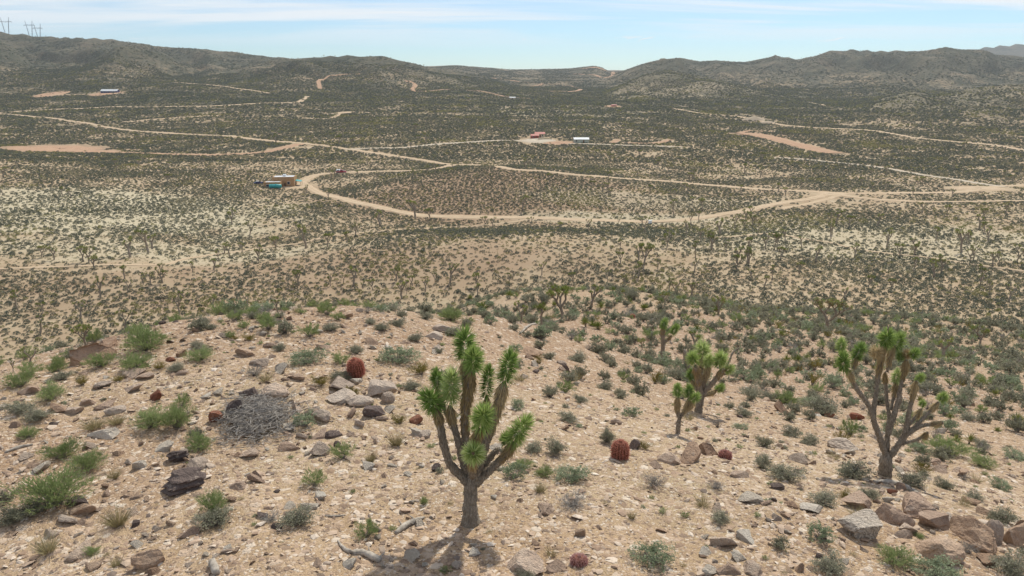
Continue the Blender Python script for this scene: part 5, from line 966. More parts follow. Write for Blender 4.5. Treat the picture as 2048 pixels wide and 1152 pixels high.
# bushes on the hill
x, y = jgrid(0.82, 8, 165); r = np.hypot(x, y)
u, v, d = project(x, y, height(x, y))
dens = np.interp(r, [8, 16, 24, 34, 50, 90, 165], [0.05, 0.11, 0.24, 0.44, 0.50, 0.46, 0.36])
dens *= np.where((u < 800) & (r < 30), 1.7, 1.15) * (0.7 + 0.7 * smooth(-0.2, 0.3, fbm(x / 6, y / 6, 3, 77)))
dens *= np.where((u < 1000) & (r > 40), 1.5, 1.0)
m = (RNG.random(len(x)) < dens) & clear(x, y, 0.12); x, y, r, u, v = x[m], y[m], r[m], u[m], v[m]
size = np.exp(RNG.normal(-0.48, 0.3, len(x))) * np.interp(r, [8, 30, 60, 165], [0.8, 1.0, 1.2, 1.75]); size = np.minimum(np.clip(size, 0.22, 1.7), np.interp(r, [8, 25, 60], [0.42, 0.8, 1.7]))
kinds = np.array(['grey', 'sage', 'green', 'olive', 'straw', 'dead']); pr = np.array([0.6, 0.16, 0.06, 0.06, 0.05, 0.07]); kd = RNG.choice(6, len(x), p=pr)
gn = fbm(x / 5, y / 5, 2, 99); kd = np.where((gn > 0.3) & (RNG.random(len(x)) < 0.7), RNG.choice([1, 2], len(x)), kd)
kd = np.where((r < 20) & (RNG.random(len(x)) < 0.35), 4, kd); kd = np.where((u < 750) & (r < 30) & (RNG.random(len(x)) < 0.4), 2, kd)
z = height(x, y); vis = visible(x, y, z + 0.3) & (u > -20) & (u < 2068) & (v < 1170)
app = size / r * vis; order = np.argsort(-app); nind = max(0, 290 - COUNT['bush']); ind = order[:nind]
for i in ind: put_bush(kinds[kd[i]], x[i], y[i], size[i], size[i] * RNG.uniform(0.5, 0.68), None, None, False, 1)
rest = np.ones(len(x), bool); rest[ind] = False
src = [me for k in kinds for me in BUSH1[k, 1]] + [me for k in kinds for me in BUSH1[k, 2]]
idx = kd * 3 + RNG.integers(0, 3, len(x)) + np.where(r > 34, 18, 0)
hs = RNG.uniform(0.75, 1.1, len(x))
scatter('hillside_brush', src, np.c_[x, y, z - 0.03][rest], RNG.uniform(0, 6.28, rest.sum()), np.c_[size, size, size * hs][rest], idx[rest], 'low grey and green desert brush covering the hillside', 'brush', 0.08)
# loose stones: the larger as things, the rest uncounted gravel
x, y = jgrid(0.42, 7.5, 45); r = np.hypot(x, y); rk = fbm(x / 3.2, y / 3.2, 3, 55)
u, v, d = project(x, y, height(x, y)); left = 1 - smooth(760, 900, u) * (1 - 0.45 * smooth(1250, 1500, u))
dens = np.interp(r, [8, 25, 45], [0.75, 0.65, 0.22]) * (0.12 + 2.0 * smooth(-0.12, 0.25, rk)) * (0.25 + 1.0 * left); m = (RNG.random(len(x)) < dens) & clear(x, y, 0.02); x, y, r = x[m], y[m], r[m]
size = np.exp(RNG.normal(-2.15, 0.45, len(x))).clip(0.05, 0.36); z = height(x, y); u, v, d = project(x, y, z)
vis = visible(x, y, z + 0.08) & (u > -10) & (u < 2058) & (v < 1160); order = np.argsort(-(size / r * vis)); nind = max(0, 295 - COUNT['rock']); ind = order[:nind]; TK_keep = len(TAKEN)
for i in ind: put_rock(RNG.choice(['tan', 'tan', 'tan', 'brown', 'grey', 'dark', 'pale', 'pale']), x[i], y[i], size[i], size[i] * RNG.uniform(0.35, 0.65))
rest = np.ones(len(x), bool); rest[ind] = False; x, y, size = x[rest], y[rest], size[rest]; n = len(x)
src = [ROCKS[m][q] for m in ('tan', 'brown', 'grey', 'pale') for q in range(4)]; ii = RNG.choice(16, n, p=np.r_[np.full(4, 0.16), np.full(4, 0.035), np.full(4, 0.025), np.full(4, 0.03)])
x4, y4 = jgrid(0.25, 8, 34); u4, v4, d4 = project(x4, y4, height(x4, y4)); l4 = 1 - smooth(700, 880, u4) * (1 - 0.55 * smooth(1350, 1550, u4))
m = (RNG.random(len(x4)) < 0.85 * l4 * smooth(-0.15, 0.3, fbm(x4 / 2.6, y4 / 2.6, 3, 59))) & clear(x4, y4, -0.05); x4, y4 = x4[m], y4[m]; s4 = np.exp(RNG.normal(-2.25, 0.4, len(x4))).clip(0.06, 0.26)
x, y, size = np.r_[x, x4], np.r_[y, y4], np.r_[size, s4]; n = len(x); ii = RNG.choice(16, n, p=np.r_[np.full(4, 0.17), np.full(4, 0.03), np.full(4, 0.02), np.full(4, 0.03)])
scatter('rubble', src, np.c_[x, y, height(x, y) - size * 0.14], RNG.uniform(0, 6.28, n), np.c_[size, size, size * RNG.uniform(0.6, 1.0, n)], ii, 'broken tan rubble strewn in patches over the hilltop', 'rubble', 0.3)
x2, y2 = jgrid(0.105, 7.5, 25); r2 = np.hypot(x2, y2); m = RNG.random(len(x2)) < np.interp(r2, [7, 14, 24], [0.75, 0.62, 0.3]) * (0.45 + 1.0 * smooth(-0.25, 0.3, fbm(x2 / 1.7, y2 / 1.7, 3, 56))); x2, y2 = x2[m], y2[m]
s2 = np.exp(RNG.normal(-2.9, 0.55, len(x2))).clip(0.02, 0.2)
x3, y3 = jgrid(0.4, 24, 60); m = RNG.random(len(x3)) < 0.3 * (0.4 + 1.2 * smooth(-0.2, 0.3, fbm(x3 / 3, y3 / 3, 3, 57))); x3, y3 = x3[m], y3[m]; s3 = np.exp(RNG.normal(-2.4, 0.4, len(x3))).clip(0.05, 0.25)
X = np.r_[x2, x3]; Y = np.r_[y2, y3]; S = np.r_[s2, s3]; n = len(X)
scatter('gravel_stones', PEB, np.c_[X, Y, height(X, Y) - S * 0.1], RNG.uniform(0, 6.28, n), np.c_[S, S, S * RNG.uniform(0.6, 1.1, n)], RNG.integers(0, len(PEB), n), 'loose tan and pale gravel stones strewn over the hilltop', 'gravel', 0.25)
# sparse small green seedlings and grass between the stones
x, y = jgrid(0.5, 7.5, 26); m = (RNG.random(len(x)) < 0.2 + 0.45 * smooth(0, 0.4, fbm(x / 2.5, y / 2.5, 2, 58))) & clear(x, y); x, y = x[m], y[m]; n = len(x)
S = RNG.uniform(0.07, 0.22, n); kk = RNG.choice(['green', 'straw', 'sage', 'grey'], n, p=[0.25, 0.5, 0.12, 0.13]); srcs = [BUSH1[k, 1][0] for k in ('green', 'straw', 'sage', 'grey')]
ii = np.array([('green', 'straw', 'sage', 'grey').index(k) for k in kk])
scatter('seedlings', srcs, np.c_[x, y, height(x, y) - 0.01], RNG.uniform(0, 6.28, n), np.c_[S, S, S * RNG.uniform(0.5, 0.9, n)], ii, 'tiny seedlings and grass sprigs between the gravel stones', 'seedlings', 0.1)

# ------------------------------------------------------------------ valley brush
DENS = [(150, 420, 120, 70, 0.9), (300, 515, 70, 22, 0.5), (750, 530, 70, 22, 0.85), (1700, 590, 80, 40, 1.35), (1250, 440, 70, 16, 0.45), (1000, 385, 85, 62, 1.6), (1800, 400, 90, 30, 0.7), (300, 600, 60, 20, 1.2), (1750, 490, 90, 35, 0.75), (700, 455, 60, 14, 0.6), (1300, 315, 200, 80, 1.3), (700, 250, 200, 100, 1.4), (350, 340, 90, 40, 1.2), (1550, 440, 60, 30, 1.2), (1330, 165, 230, 190, 0.85), (1830, 200, 90, 110, 0.85), (2000, 190, 110, 110, 0.85)]  # brush on the loop mound thickened to imitate cloud shade
DC = hit([d[0] for d in DENS], [d[1] for d in DENS])
def valley_density(x, y):
    f = np.ones(len(x)); wob = fbm(x / 25, y / 25, 3, 91) * 0.4
    for q, c in zip(DENS, DC): w = 1 - smooth(0.6, 1.2, np.hypot((x - c[0]) / q[2], (y - c[1]) / q[3]) + wob); f = f * (1 - w) + f * q[4] * w
    wash = np.abs(fbm(x / 70 + 0.4 * fbm(x / 25, y / 25, 2, 94), y / 110, 3, 95))
    return f * (0.55 + 0.8 * smooth(-0.25, 0.25, fbm(x / 38, y / 38, 4, 92))) * (0.35 + 0.65 * smooth(0.0, 0.07, wash))
def hollows(x, y, e=28.0):
    "thicker brush in gullies than on spurs"
    z0 = height(x, y); c = (height(x + e, y) + height(x - e, y) + height(x, y + e) + height(x, y - e)) / 4 - z0
    return 0.6 + 0.6 * smooth(-1.4, 1.2, c)
def bush_kind(x, y):
    k = fbm(x / 50, y / 50, 3, 96) + RNG.normal(0, 0.22, len(x)); n = len(x)
    return np.where(k > 0.3, RNG.integers(5, 7, n), np.where(k < -0.42, RNG.integers(7, 9, n), RNG.integers(0, 5, n)))
P_, S_, I_ = [], [], []
for cell, r0, r1, base, s0, s1 in ((1.27, 150, 480, 0.86, 0.6, 1.5), (1.9, 480, 800, 0.98, 1.0, 2.4), (2.9, 800, 1600, 0.95, 1.5, 3.3)):
    x, y = jgrid(cell, r0, r1, 46 if r1 < 900 else 42); m = (RNG.random(len(x)) < base * valley_density(x, y) * (hollows(x, y) if r0 > 700 else 1.0)) & ~on_road(x, y); x, y = x[m], y[m]
    z = height(x, y)
    if r1 > 480: k = visible(x, y, z + 2.0); x, y, z = x[k], y[k], z[k]
    s = RNG.beta(1.7, 2.8, len(x)) * (s1 - s0) + s0; P_.append(np.c_[x, y, z - 0.05]); S_.append(np.c_[s, s, s * RNG.uniform(0.65, 1.0, len(x))]); I_.append(bush_kind(x, y))
x, y = jgrid(1.05, 150, 330); m = (RNG.random(len(x)) < 0.42) & ~on_road(x, y); x, y = x[m], y[m]; s = RNG.uniform(0.25, 0.6, len(x))      # dry grass between the bushes
P_.append(np.c_[x, y, height(x, y) - 0.03]); S_.append(np.c_[s, s, s * 0.8]); I_.append(RNG.choice([5, 6, 7, 8, 8, 7], len(x)))
P_, S_, I_ = np.vstack(P_), np.vstack(S_), np.concatenate(I_)
print('valley brush', len(P_))
scatter('valley_brush', FARB, P_, RNG.uniform(0, 6.28, len(P_)), S_, I_, 'dark desert brush dotted over the valley floor and slopes', 'brush')

th = RNG.uniform(-0.66, 0.66, 150000); rr_ = np.sqrt(RNG.uniform(1500 ** 2, 3000 ** 2, 150000)); x = rr_ * np.sin(th); y = rr_ * np.cos(th); m = (RNG.random(len(x)) < 0.85 * smooth(-0.35, 0.25, fbm(x / 90, y / 90, 3, 93)) * hollows(x, y, 45.0))
x, y = x[m], y[m]; z = height(x, y); k = visible(x, y, z + 2.5); x, y, z = x[k], y[k], z[k]; n = len(x); S = RNG.uniform(2.0, 4.6, n)
scatter('hill_brush', FARB, np.c_[x, y, z - 0.1], RNG.uniform(0, 6.28, n), np.c_[S, S, S * 0.6], RNG.integers(0, 5, n), 'dark brush clumps on the far hill slopes', 'brush')
# ------------------------------------------------------------------ Joshua trees in the valley: base px, height px
JV = [(260, 515, 40), (297, 505, 45), (455, 505, 42), (459, 515, 26), (108, 520, 28), (178, 525, 30), (305, 530, 26), (201, 595, 42), (325, 565, 36), (38, 628, 46), (358, 630, 46), (708, 572, 40), (792, 562, 30), (900, 565, 36), (760, 452, 30), (831, 438, 46), (711, 474, 28), (552, 500, 26), (612, 497, 50), (655, 494, 26), (860, 441, 24), (878, 436, 22), (1008, 438, 26), (428, 540, 24), (250, 558, 28), (385, 545, 22), (495, 545, 20), (1046, 422, 30), (1439, 470, 32), (1469, 456, 26), (1381, 448, 22), (1334, 495, 32), (1391, 520, 36), (1424, 500, 36), (1554, 500, 32), (1561, 520, 26), (1289, 530, 42), (1474, 525, 32), (1631, 525, 32), (1774, 495, 36), (1871, 482, 28), (1924, 505, 46), (1829, 507, 30), (1884, 545, 34), (1864, 545, 28), (1799, 515, 26), (1709, 515, 28), (1946, 520, 28), (1084, 550, 26), (1499, 502, 26), (1604, 497, 24), (2011, 430, 26), (1659, 402, 24), (1964, 560, 30), (1826, 545, 30), (2019, 605, 36), (2034, 525, 34), (1175, 462, 22), (1290, 465, 30), (1240, 500, 22), (905, 455, 22), (985, 455, 20), (1062, 455, 20), (1120, 462, 18)]
def zone(n, u0, u1, v0, v1, h0, h1): return [(RNG.uniform(u0, u1), RNG.uniform(v0, v1), RNG.uniform(h0, h1)) for _ in range(n)]
JV += zone(62, 1240, 2048, 400, 600, 20, 32) + zone(26, 0, 700, 440, 640, 20, 34) + zone(14, 640, 1300, 560, 590, 16, 26) + zone(20, 600, 1500, 330, 470, 14, 22) + zone(34, 1150, 2048, 300, 395, 11, 18) + zone(30, 0, 900, 250, 400, 11, 20) + zone(24, 900, 1500, 190, 245, 8, 13)
jv = hit([j[0] for j in JV], [j[1] for j in JV])
for q, (j, w) in enumerate(zip(JV, jv)):
    if on_road(w[:1], w[1:2])[0]: continue
    hgt = min(j[2] * 1.18 * depth_of(w) / F_PX, 8.0); near = j[2] > 26
    rd = [on_road(w[:1] + a_, w[1:2] + b_)[0] for a_ in (-7, 0, 7) for b_ in (-7, 0, 7)]; by = any(rd)
    Yw = w[1]; size = 'tall' if hgt > 4.6 else ('small' if hgt < 3.2 else 'middling')
    place_ = ('in the dense brush at the foot of the hill' if Yw < 172 else 'on the reddish hump beyond the hill' if Yw < 225 and w[0] < 40 else 'on the brushy flats beyond the hill' if Yw < 235 else 'on the pale flats by the loop road' if Yw < 330 else 'in the brush round the houses' if Yw < 620 else 'on the far plain below the hills')
    if by: place_ = 'beside a dirt track ' + ('beyond the hill' if Yw < 260 else 'in mid valley' if Yw < 480 else 'far across the valley')
    put_joshua(w, hgt, RNG.integers(0, 10), size + ' dark green Joshua tree ' + place_, 'Joshua trees in the valley', near, RNG.uniform(0.75, 1.0))
# far-off trees too small to count: on the plain and along the skylines
x = RNG.uniform(-900, 900, 1500); y = RNG.uniform(330, 1300, 1500); m = (np.abs(np.arctan2(x, y)) < 0.75) & ~on_road(x, y); x, y = x[m], y[m]
th = RNG.uniform(-0.62, 0.62, 2600); rr_ = RNG.uniform(1000, 2900, 2600); x = np.r_[x, rr_ * np.sin(th)]; y = np.r_[y, rr_ * np.cos(th)]
z = height(x, y); k = visible(x, y, z + 3); x, y, z = x[k], y[k], z[k]; n = len(x); S = RNG.uniform(2.5, 5.0, n)
scatter('far_trees', JONE[:6], np.c_[x, y, z - 0.1], RNG.uniform(0, 6.28, n), np.c_[S, S, S], RNG.integers(0, 6, n), 'far scattered small trees on the plain and the hill ridges', 'trees')
# ------------------------------------------------------------------ houses, vehicles, pylons
M['adobe'] = m_plain('adobe_wall', (0.40, 0.245, 0.125), 0.9, 0.1, 0.12, 1.2)
M['white_roof'] = m_plain('white_roof', (0.54, 0.55, 0.56), 0.5, 0.3, 0.05, 0.8)
M['teal'] = m_plain('teal_paint', (0.03, 0.30, 0.30), 0.4, 0.4, 0.15, 1.0)
M['glass'] = m_plain('dark_window', (0.03, 0.035, 0.045), 0.1, 0.6, 0.1)
M['wood'] = m_plain('brown_wood', (0.16, 0.09, 0.05), 0.8, 0.2)
M['red_paint'] = m_plain('red_paint', (0.33, 0.018, 0.02), 0.3, 0.5, 0.08)
M['white_paint'] = m_plain('white_paint', (0.75, 0.75, 0.74), 0.45, 0.4, 0.05)
M['tyre'] = m_plain('tyre_rubber', (0.02, 0.02, 0.02), 0.9, 0.1)
M['steel'] = m_plain('galvanised_steel', (0.30, 0.33, 0.37), 0.5, 0.4, 0.1, 0.3)
M['red_roof'] = m_plain('red_metal_roof', (0.33, 0.06, 0.035), 0.5, 0.3, 0.1, 0.7)
M['cream'] = m_plain('cream_wall', (0.62, 0.52, 0.36), 0.85, 0.15, 0.08)
M['pale_metal'] = m_plain('pale_sage_siding', (0.40, 0.43, 0.35), 0.6, 0.3, 0.06)
M['navy'] = m_plain('navy_paint', (0.025, 0.03, 0.12), 0.35, 0.5, 0.1)
def part(name, parent, mat, fn, smooth_sh=False):
    mb = MB(); fn(mb); return link(name, mb.mesh(name, [M[mat]], smooth_sh), parent)
def box_part(name, parent, mat, *b): return part(name, parent, mat, lambda m: m.box(*b))
def place(name, u, v, label, cat, rz=0.0, group=None, sink=0.0):
    w = hit(u, v)[0]; r = link(name, None, None, (w[0], w[1], w[2] - sink), (0, 0, rz)); r.empty_display_size = 1.0; return tag(r, label, cat, group), depth_of(w) / F_PX
def window(parent, x0, x1, y, z0, z1, face='y'):
    w = box_part('window', parent, 'white_paint', x0, x1, y - 0.06, y + 0.05, z0, z1) if face == 'y' else box_part('window', parent, 'white_paint', y - 0.05, y + 0.06, x0, x1, z0, z1)
    if face == 'y': box_part('pane', w, 'glass', x0 + 0.08, x1 - 0.08, y - 0.09, y - 0.05, z0 + 0.08, z1 - 0.08)
    else: box_part('pane', w, 'glass', y + 0.05, y + 0.09, x0 + 0.08, x1 - 0.08, z0 + 0.08, z1 - 0.08)
# adobe house
h, k = place('adobe_house', 560, 376.5, 'tan flat-roofed adobe house in two blocks with white roofs at the bend of the track', 'house', 0.10, None, 0.2)
box_part('wall', h, 'adobe', -7.4, 0.3, 0, 5.2, -1.5, 2.9); box_part('wall', h, 'adobe', -4.4, 5.9, 5.25, 13, -1.5, 4.6)
for (a, b, c, d, z) in ((-7.4, 0.3, 0, 5.2, 2.9), (-4.4, 5.9, 5.25, 13, 4.6)):
    r = box_part('roof', h, 'white_roof', a + 0.3, b - 0.3, c + 0.3, d - 0.3, z - 0.05, z + 0.06)
    part('parapet', r, 'adobe', lambda m: (m.box(a, b, c, c + 0.28, z + 0.002, z + 0.25), m.box(a, b, d - 0.28, d, z + 0.002, z + 0.25), m.box(a, a + 0.28, c + 0.282, d - 0.282, z + 0.002, z + 0.25), m.box(b - 0.28, b, c + 0.282, d - 0.282, z + 0.002, z + 0.25)))
    if z > 4: box_part('roof_cooler', r, 'white_paint', 0.2, 1.6, 8.5, 9.9, z + 0.06, z + 1.1)
window(h, -6.4, -5.0, 0, 1.0, 2.1); window(h, -3.6, -2.2, 0, 1.0, 2.1); window(h, 2.6, 3.9, 5.25, 1.3, 2.6); window(h, 6.6, 7.8, 5.9, 1.4, 2.5, 'x')
d_ = box_part('door', h, 'wood', 1.1, 2.1, 5.17, 5.3, 0, 2.1); box_part('handle', d_, 'steel', 1.95, 2.03, 5.1, 5.17, 1.0, 1.1)
aw = part('awning', h, 'teal', lambda m: m.add([(5.95, 7.8, 2.75), (8.6, 7.8, 2.25), (8.6, 12.2, 2.25), (5.95, 12.2, 2.75), (5.95, 7.8, 2.63), (8.6, 7.8, 2.13), (8.6, 12.2, 2.13), (5.95, 12.2, 2.63)], None, [(0, 1, 2, 3), (7, 6, 5, 4), (0, 4, 5, 1), (1, 5, 6, 2), (2, 6, 7, 3)]))
for yy in (7.95, 12.05): part('post', aw, 'wood', lambda m: m.tube([(8.45, yy, -1.2), (8.45, yy, 1), (8.45, yy, 2.14)], 0.08, 6))
# teal water tank in front of the house
t, k = place('water_tank', 551, 378, 'teal horizontal water tank on a stand in front of the adobe house', 'tank', 0.08)
a = np.linspace(0, np.pi, 9)
part('shell', t, 'teal', lambda m: m.tube([(-2.9 + 0.55 * (1 - math.cos(q)) / 2 if q < 1.6 else 2.9 - 0.55 * (1 + math.cos(q)) / 2, 0, 1.35) for q in a], np.clip(np.sqrt(np.sin(np.clip(a, 0.05, np.pi - 0.05))), 0.3, 1) * 0.92, 16), True)
part('hatch', t, 'teal', lambda m: m.tube([(0.3, 0, 2.2), (0.3, 0, 2.3), (0.3, 0, 2.42)], [0.35, 0.35, 0.3], 12))
for xx in (-1.7, 1.7): part('cradle', t, 'steel', lambda m: m.box(xx - 0.12, xx + 0.12, -0.75, 0.75, -0.4, 0.6))
def wheels(root, xs, ys, r):
    for xx in xs:
        for s in (-1, 1):
            wv = part('wheel', root, 'tyre', lambda m: m.tube([(xx, s * ys - 0.13, r), (xx, s * ys, r), (xx, s * ys + 0.13, r)], [r, r * 1.02, r], 14))
            part('rim', wv, 'steel', lambda m: m.tube([(xx, s * (ys + 0.13), r), (xx, s * (ys + 0.14), r), (xx, s * (ys + 0.15), r)], [r * 0.55, r * 0.55, r * 0.5], 10))
def loft(m, secs):
    "sections across x: (x, half width, z bottom, z top, top half width)"
    V = [];
    for x, w, z0, z1, wt in secs: V += [(x, -w, z0), (x, w, z0), (x, w * 0.99, (z0 + z1) / 2), (x, wt, z1), (x, -wt, z1), (x, -w * 0.99, (z0 + z1) / 2)]
    n = 6; q = [(i * n + j, i * n + (j + 1) % n, (i + 1) * n + (j + 1) % n, (i + 1) * n + j) for i in range(len(secs) - 1) for j in range(n)]
    V = np.array(V, float); e = (len(secs) - 1) * n
    m.add(V, [(0, i + 1, i) for i in range(1, 5)] + [(e, e + i, e + i + 1) for i in range(1, 5)], q)
# red pickup with white camper shell, on the drive
tr, k = place('pickup_truck', 683, 346, 'red pickup truck with a white camper shell parked on the dirt track', 'pickup truck', 0.05)
part('body', tr, 'red_paint', lambda m: loft(m, [(-2.7, 0.88, 0.5, 1.05, 0.86), (-2.6, 0.93, 0.42, 1.12, 0.9), (0.9, 0.93, 0.42, 1.12, 0.9), (2.4, 0.92, 0.42, 1.02, 0.86), (2.7, 0.86, 0.5, 0.92, 0.8)]))
cb = part('cab', tr, 'red_paint', lambda m: loft(m, [(-0.55, 0.88, 1.1, 1.72, 0.72), (-0.35, 0.88, 1.1, 1.82, 0.72), (0.55, 0.88, 1.1, 1.82, 0.72), (1.15, 0.86, 1.1, 1.14, 0.8)]))
part('side_window', cb, 'glass', lambda m: (m.box(-0.3, 0.6, -0.9, -0.8, 1.2, 1.65), m.box(-0.3, 0.6, 0.8, 0.9, 1.2, 1.65)))
part('windscreen', cb, 'glass', lambda m: m.add([(0.6, -0.7, 1.78), (0.6, 0.7, 1.78), (1.16, 0.8, 1.2), (1.16, -0.8, 1.2)], None, [(0, 1, 2, 3)]))
sh = part('camper_shell', tr, 'white_paint', lambda m: loft(m, [(-2.65, 0.9, 1.12, 1.75, 0.78), (-2.5, 0.9, 1.12, 1.95, 0.78), (-0.75, 0.9, 1.12, 1.98, 0.78), (-0.6, 0.9, 1.12, 1.85, 0.78)]))
part('shell_window', sh, 'glass', lambda m: (m.box(-2.2, -1.0, -0.92, -0.84, 1.35, 1.7), m.box(-2.2, -1.0, 0.84, 0.92, 1.35, 1.7)))
for s in (-1, 1): box_part('headlight', tr, 'white_paint', 2.68, 2.73, s * 0.62 - 0.14, s * 0.62 + 0.14, 0.7, 0.86)
box_part('bumper', tr, 'steel', 2.7, 2.82, -0.88, 0.88, 0.42, 0.6); wheels(tr, (-1.7, 1.75), 0.8, 0.38)
# dark car by the house
cr, k = place('parked_car', 517, 368, 'dark blue car parked beside the adobe house', 'car', 0.5)
part('body', cr, 'navy', lambda m: loft(m, [(-2.2, 0.8, 0.5, 0.85, 0.78), (-2.05, 0.88, 0.35, 0.95, 0.84), (1.9, 0.88, 0.35, 0.9, 0.82), (2.2, 0.78, 0.5, 0.75, 0.72)]))
cb = part('cabin', cr, 'glass', lambda m: loft(m, [(-1.6, 0.8, 0.93, 0.97, 0.78), (-1.0, 0.8, 0.93, 1.42, 0.62), (0.4, 0.8, 0.93, 1.44, 0.62), (1.1, 0.8, 0.91, 0.95, 0.78)])); part('roof', cb, 'white_paint', lambda m: m.box(-0.95, 0.35, -0.6, 0.6, 1.425, 1.47)); wheels(cr, (-1.35, 1.35), 0.78, 0.33)
def gable(m, x0, x1, y0, y1, z0, z1, ov=0.4, th=0.14):
    ym = (y0 + y1) / 2
    m.add([(x0 - ov, y0 - ov, z0), (x1 + ov, y0 - ov, z0), (x1 + ov, ym, z1), (x0 - ov, ym, z1), (x1 + ov, y1 + ov, z0), (x0 - ov, y1 + ov, z0), (x0 - ov, y0 - ov, z0 - th), (x1 + ov, y0 - ov, z0 - th), (x1 + ov, ym, z1 - th), (x0 - ov, ym, z1 - th), (x1 + ov, y1 + ov, z0 - th), (x0 - ov, y1 + ov, z0 - th)], None,
          [(0, 1, 2, 3), (3, 2, 4, 5), (9, 8, 7, 6), (11, 10, 8, 9), (0, 6, 7, 1), (5, 4, 10, 11), (1, 7, 8, 2), (2, 8, 10, 4), (3, 9, 6, 0), (5, 11, 9, 3)])
def gwall(m, x0, x1, y0, y1, z0, z1, zb=-1.5):
    ym = (y0 + y1) / 2
    m.add([(x0, y0, zb), (x1, y0, zb), (x1, y1, zb), (x0, y1, zb), (x0, y0, z0), (x1, y0, z0), (x1, y1, z0), (x0, y1, z0), (x0, ym, z1), (x1, ym, z1)], [(4, 7, 8), (5, 9, 6)], [(0, 1, 5, 4), (1, 2, 6, 5), (2, 3, 7, 6), (3, 0, 4, 7)])
def gabled(name, u, v, label, cat, x0, x1, dep, wh, rh, wall, roof, rz=0.0, wins=(), door=None, chim=False):
    r, k = place(name, u, v, label, cat, rz, None, 0.1)
    part('wall', r, wall, lambda m: gwall(m, x0, x1, 0, dep, wh - 0.16, rh - 0.16)); ro = part('roof', r, roof, lambda m: gable(m, x0, x1, 0, dep, wh, rh))
    if chim: box_part('chimney', ro, 'wood', x1 * 0.4, x1 * 0.4 + 0.8, dep * 0.55, dep * 0.55 + 0.8, wh, rh + 0.9)
    for a, b in wins: window(r, a, b, 0, 1.0, 2.2)
    if door: dd = box_part('door', r, 'wood', door, door + 1.1, -0.05, 0.05, 0, 2.1); box_part('handle', dd, 'steel', door + 0.9, door + 1.0, -0.12, -0.05, 1.0, 1.1)
    return r
gabled('shed', 1163, 286, 'large white-roofed metal shed with pale walls beside a grey track', 'shed', -5.2, 5.2, 8, 2.7, 3.8, 'pale_metal', 'white_roof', 0.0, ((-4.2, -3.0),), 1.0)
gabled('cottage', 1070, 277.5, 'small red-walled cottage with a red roof beside the walled yard', 'house', -2.8, 2.8, 5, 2.4, 3.4, 'red_roof', 'red_roof', 0.1, ((-1.9, -0.9),), 0.4)
gabled('farmhouse', 1080, 275, 'cream farmhouse with a red metal roof behind the red cottage', 'house', -3.6, 3.6, 6, 2.8, 4.0, 'cream', 'red_roof', 0.05, ((-2.6, -1.5), (1.4, 2.5)), -0.4)
y_, k = place('yard_wall', 1090, 279.5, 'low cream garden wall in front of the red-roofed farmhouse', 'wall', -0.03)
for q in range(4): box_part('wall_panel', y_, 'cream', -5 + q * 2.5, -2.55 + q * 2.5, -0.15, 0.15, -0.6, 1.2)
for q in range(5): box_part('pillar', y_, 'cream', -5.2 + q * 2.5, -4.8 + q * 2.5, -0.2, 0.2, -0.6, 1.4)
gabled('ranch_house', 218, 186.5, 'long dark blue ranch house with a shining white roof below the far hills', 'house', -11, 11, 9, 3.0, 5.4, 'navy', 'white_roof', 0.04, ((-9, -7), (-4, -2), (4, 6), (7.5, 9.5)), 0.5, True)
gabled('barn', 1228, 214, 'tiny red barn on a bare patch in the far brush', 'barn', -3.0, 3.0, 5, 2.2, 3.0, 'red_roof', 'red_roof', 0.0, (), -0.5)
gabled('hut', 1025, 199, 'tiny pale hut at the end of a far red track', 'hut', -4, 4, 5, 2.6, 3.6, 'cream', 'white_roof', 0.0, (), -0.5)
b_, k = place('white_box', 1300, 448, 'white utility box standing beside the valley road', 'box'); box_part('cabinet', b_, 'white_paint', -0.6, 0.6, -0.4, 0.4, -0.2, 1.3); box_part('lid', b_, 'white_paint', -0.66, 0.66, -0.46, 0.46, 1.302, 1.4)
# spoil heap by the upper track
for (u, v, wd, hh, lb) in ((1508, 241, 15, 4.5, 'heap of pale spoil beside the upper dirt road'), (1535, 246, 10, 2.2, 'low pale spoil heap next to the larger one')):
    w = hit(u, v)[0]; g = 36; a = np.linspace(0, 2 * np.pi, g, endpoint=False); V = []
    for f in (1.0, 0.75, 0.5, 0.25, 0.03):
        rr2 = wd * f * (1 + 0.2 * perlin(np.cos(a) * 1.5 + u, np.sin(a) * 1.5, 77)); xx = w[0] + np.cos(a) * rr2; yy = w[1] + np.sin(a) * rr2 * 0.6; V.append(np.c_[xx, yy, height(xx, yy) + hh * (1 - f) ** 0.9 * (1 + 0.15 * perlin(xx / 4, yy / 4, 5)) - (0.6 if f == 1 else 0)])
    V = np.vstack(V) - w; i = np.arange(4)[:, None] * g; j = np.arange(g)[None]; jn = (j + 1) % g
    o = link('spoil_heap', mesh_np('spoil_heap', V, [np.stack([i + j, i + jn, i + g + jn, i + g + j], -1).reshape(-1, 4), (np.arange(g) + 4 * g)[None]], [M['road_grey']], None, None, True), None, w); tag(o, lb, 'spoil heap')
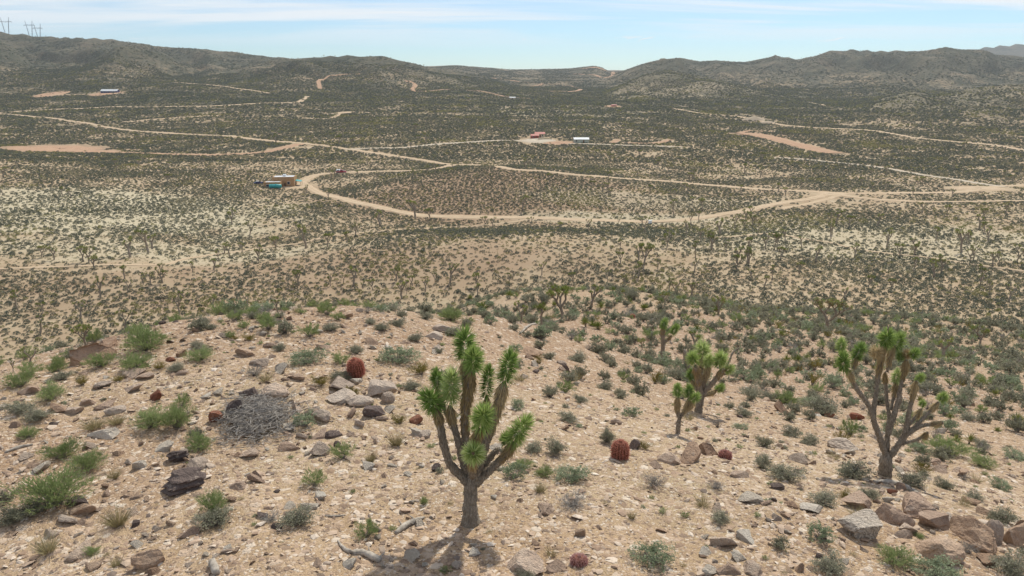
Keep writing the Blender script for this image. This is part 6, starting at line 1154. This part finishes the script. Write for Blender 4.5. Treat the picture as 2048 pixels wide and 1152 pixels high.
# transmission towers on the left skyline: px of crossarm centre, arm half width px, px of base
def pylon(u, v_arm, half, v_base, label):
    Y = 2160.0; tx, _ = ray(u, v_base); gx = tx * Y; zg = float(height(gx, Y)[0]); kk = (Y * CP) / F_PX; c = P(u, v_arm, Y); za = c[2] - zg; w = half * kk; pk = za + 8 * kk
    r = link('transmission_tower', None, None, (c[0], Y, zg), (0, 0, 0.0)); tag(r, label, 'pylon', 'pylons on the skyline')
    t = 0.42
    for s in (-1, 1):
        def leg(m):
            for dy in (-1.6, 1.6): m.tube([(s * w * 0.16, dy, -2), (s * w * 0.3, dy * 0.6, za * 0.5), (s * w * 0.52, dy * 0.3, za), (s * w * 0.66, 0, pk)], t, 5)
            for q in range(6):
                f0, f1 = q / 6, (q + 1) / 6; m.tube([(s * w * (0.16 + 0.36 * f0), 1.6 * (1 - f0 * 0.7), za * f0), (s * w * (0.16 + 0.36 * f1), -1.6 * (1 - f1 * 0.7), za * f1)], t * 0.45, 4)
        part('leg', r, 'steel', leg)
    part('crossarm', r, 'steel', lambda m: (m.tube([(-w, 0, za - 0.6), (-w * 0.5, 0, za + 0.6), (w * 0.5, 0, za + 0.6), (w, 0, za - 0.6)], t, 5), m.tube([(-w, 0, za - 0.6), (0, 0, za - 1.6), (w, 0, za - 0.6)], t * 0.8, 5)))
    for xx in (-0.95, 0, 0.95): part('insulator', r, 'steel', lambda m: m.tube([(w * xx, 0, za - 0.8), (w * xx, 0, za - 2.4), (w * xx, 0, za - 4.0)], t * 0.5, 5))
pylon(10, 43, 13, 59, 'steel transmission tower on the highest part of the ridge')
pylon(58, 50, 11, 69, 'taller steel transmission tower of the close pair on the ridge')
pylon(75, 56, 10, 70, 'shorter steel transmission tower of the close pair on the ridge')

# ------------------------------------------------------------------ desert haze
bm_ = MB(); zmin = float(min(AZ.min(), GZ.min())) - 1.0; zmax = float(max(AZ.max(), 130)) + 5.0
bm_.box(-6400, 6400, -6400, 6400, zmin, zmax)
hm = bpy.data.materials.new('haze'); hm.use_nodes = True; ht = hm.node_tree; ht.nodes.clear(); ho = ht.nodes.new('ShaderNodeOutputMaterial'); pv = ht.nodes.new('ShaderNodeVolumePrincipled')
pv.inputs['Color'].default_value = (0.80, 0.88, 1.0, 1); pv.inputs['Density'].default_value = HAZE; pv.inputs['Anisotropy'].default_value = 0.3; ht.links.new(pv.outputs[0], ho.inputs['Volume'])
hz = link('haze', bm_.mesh('haze', [hm])); tag(hz, 'thin pale blue desert haze over the valley and hills', 'haze', None, 'stuff')
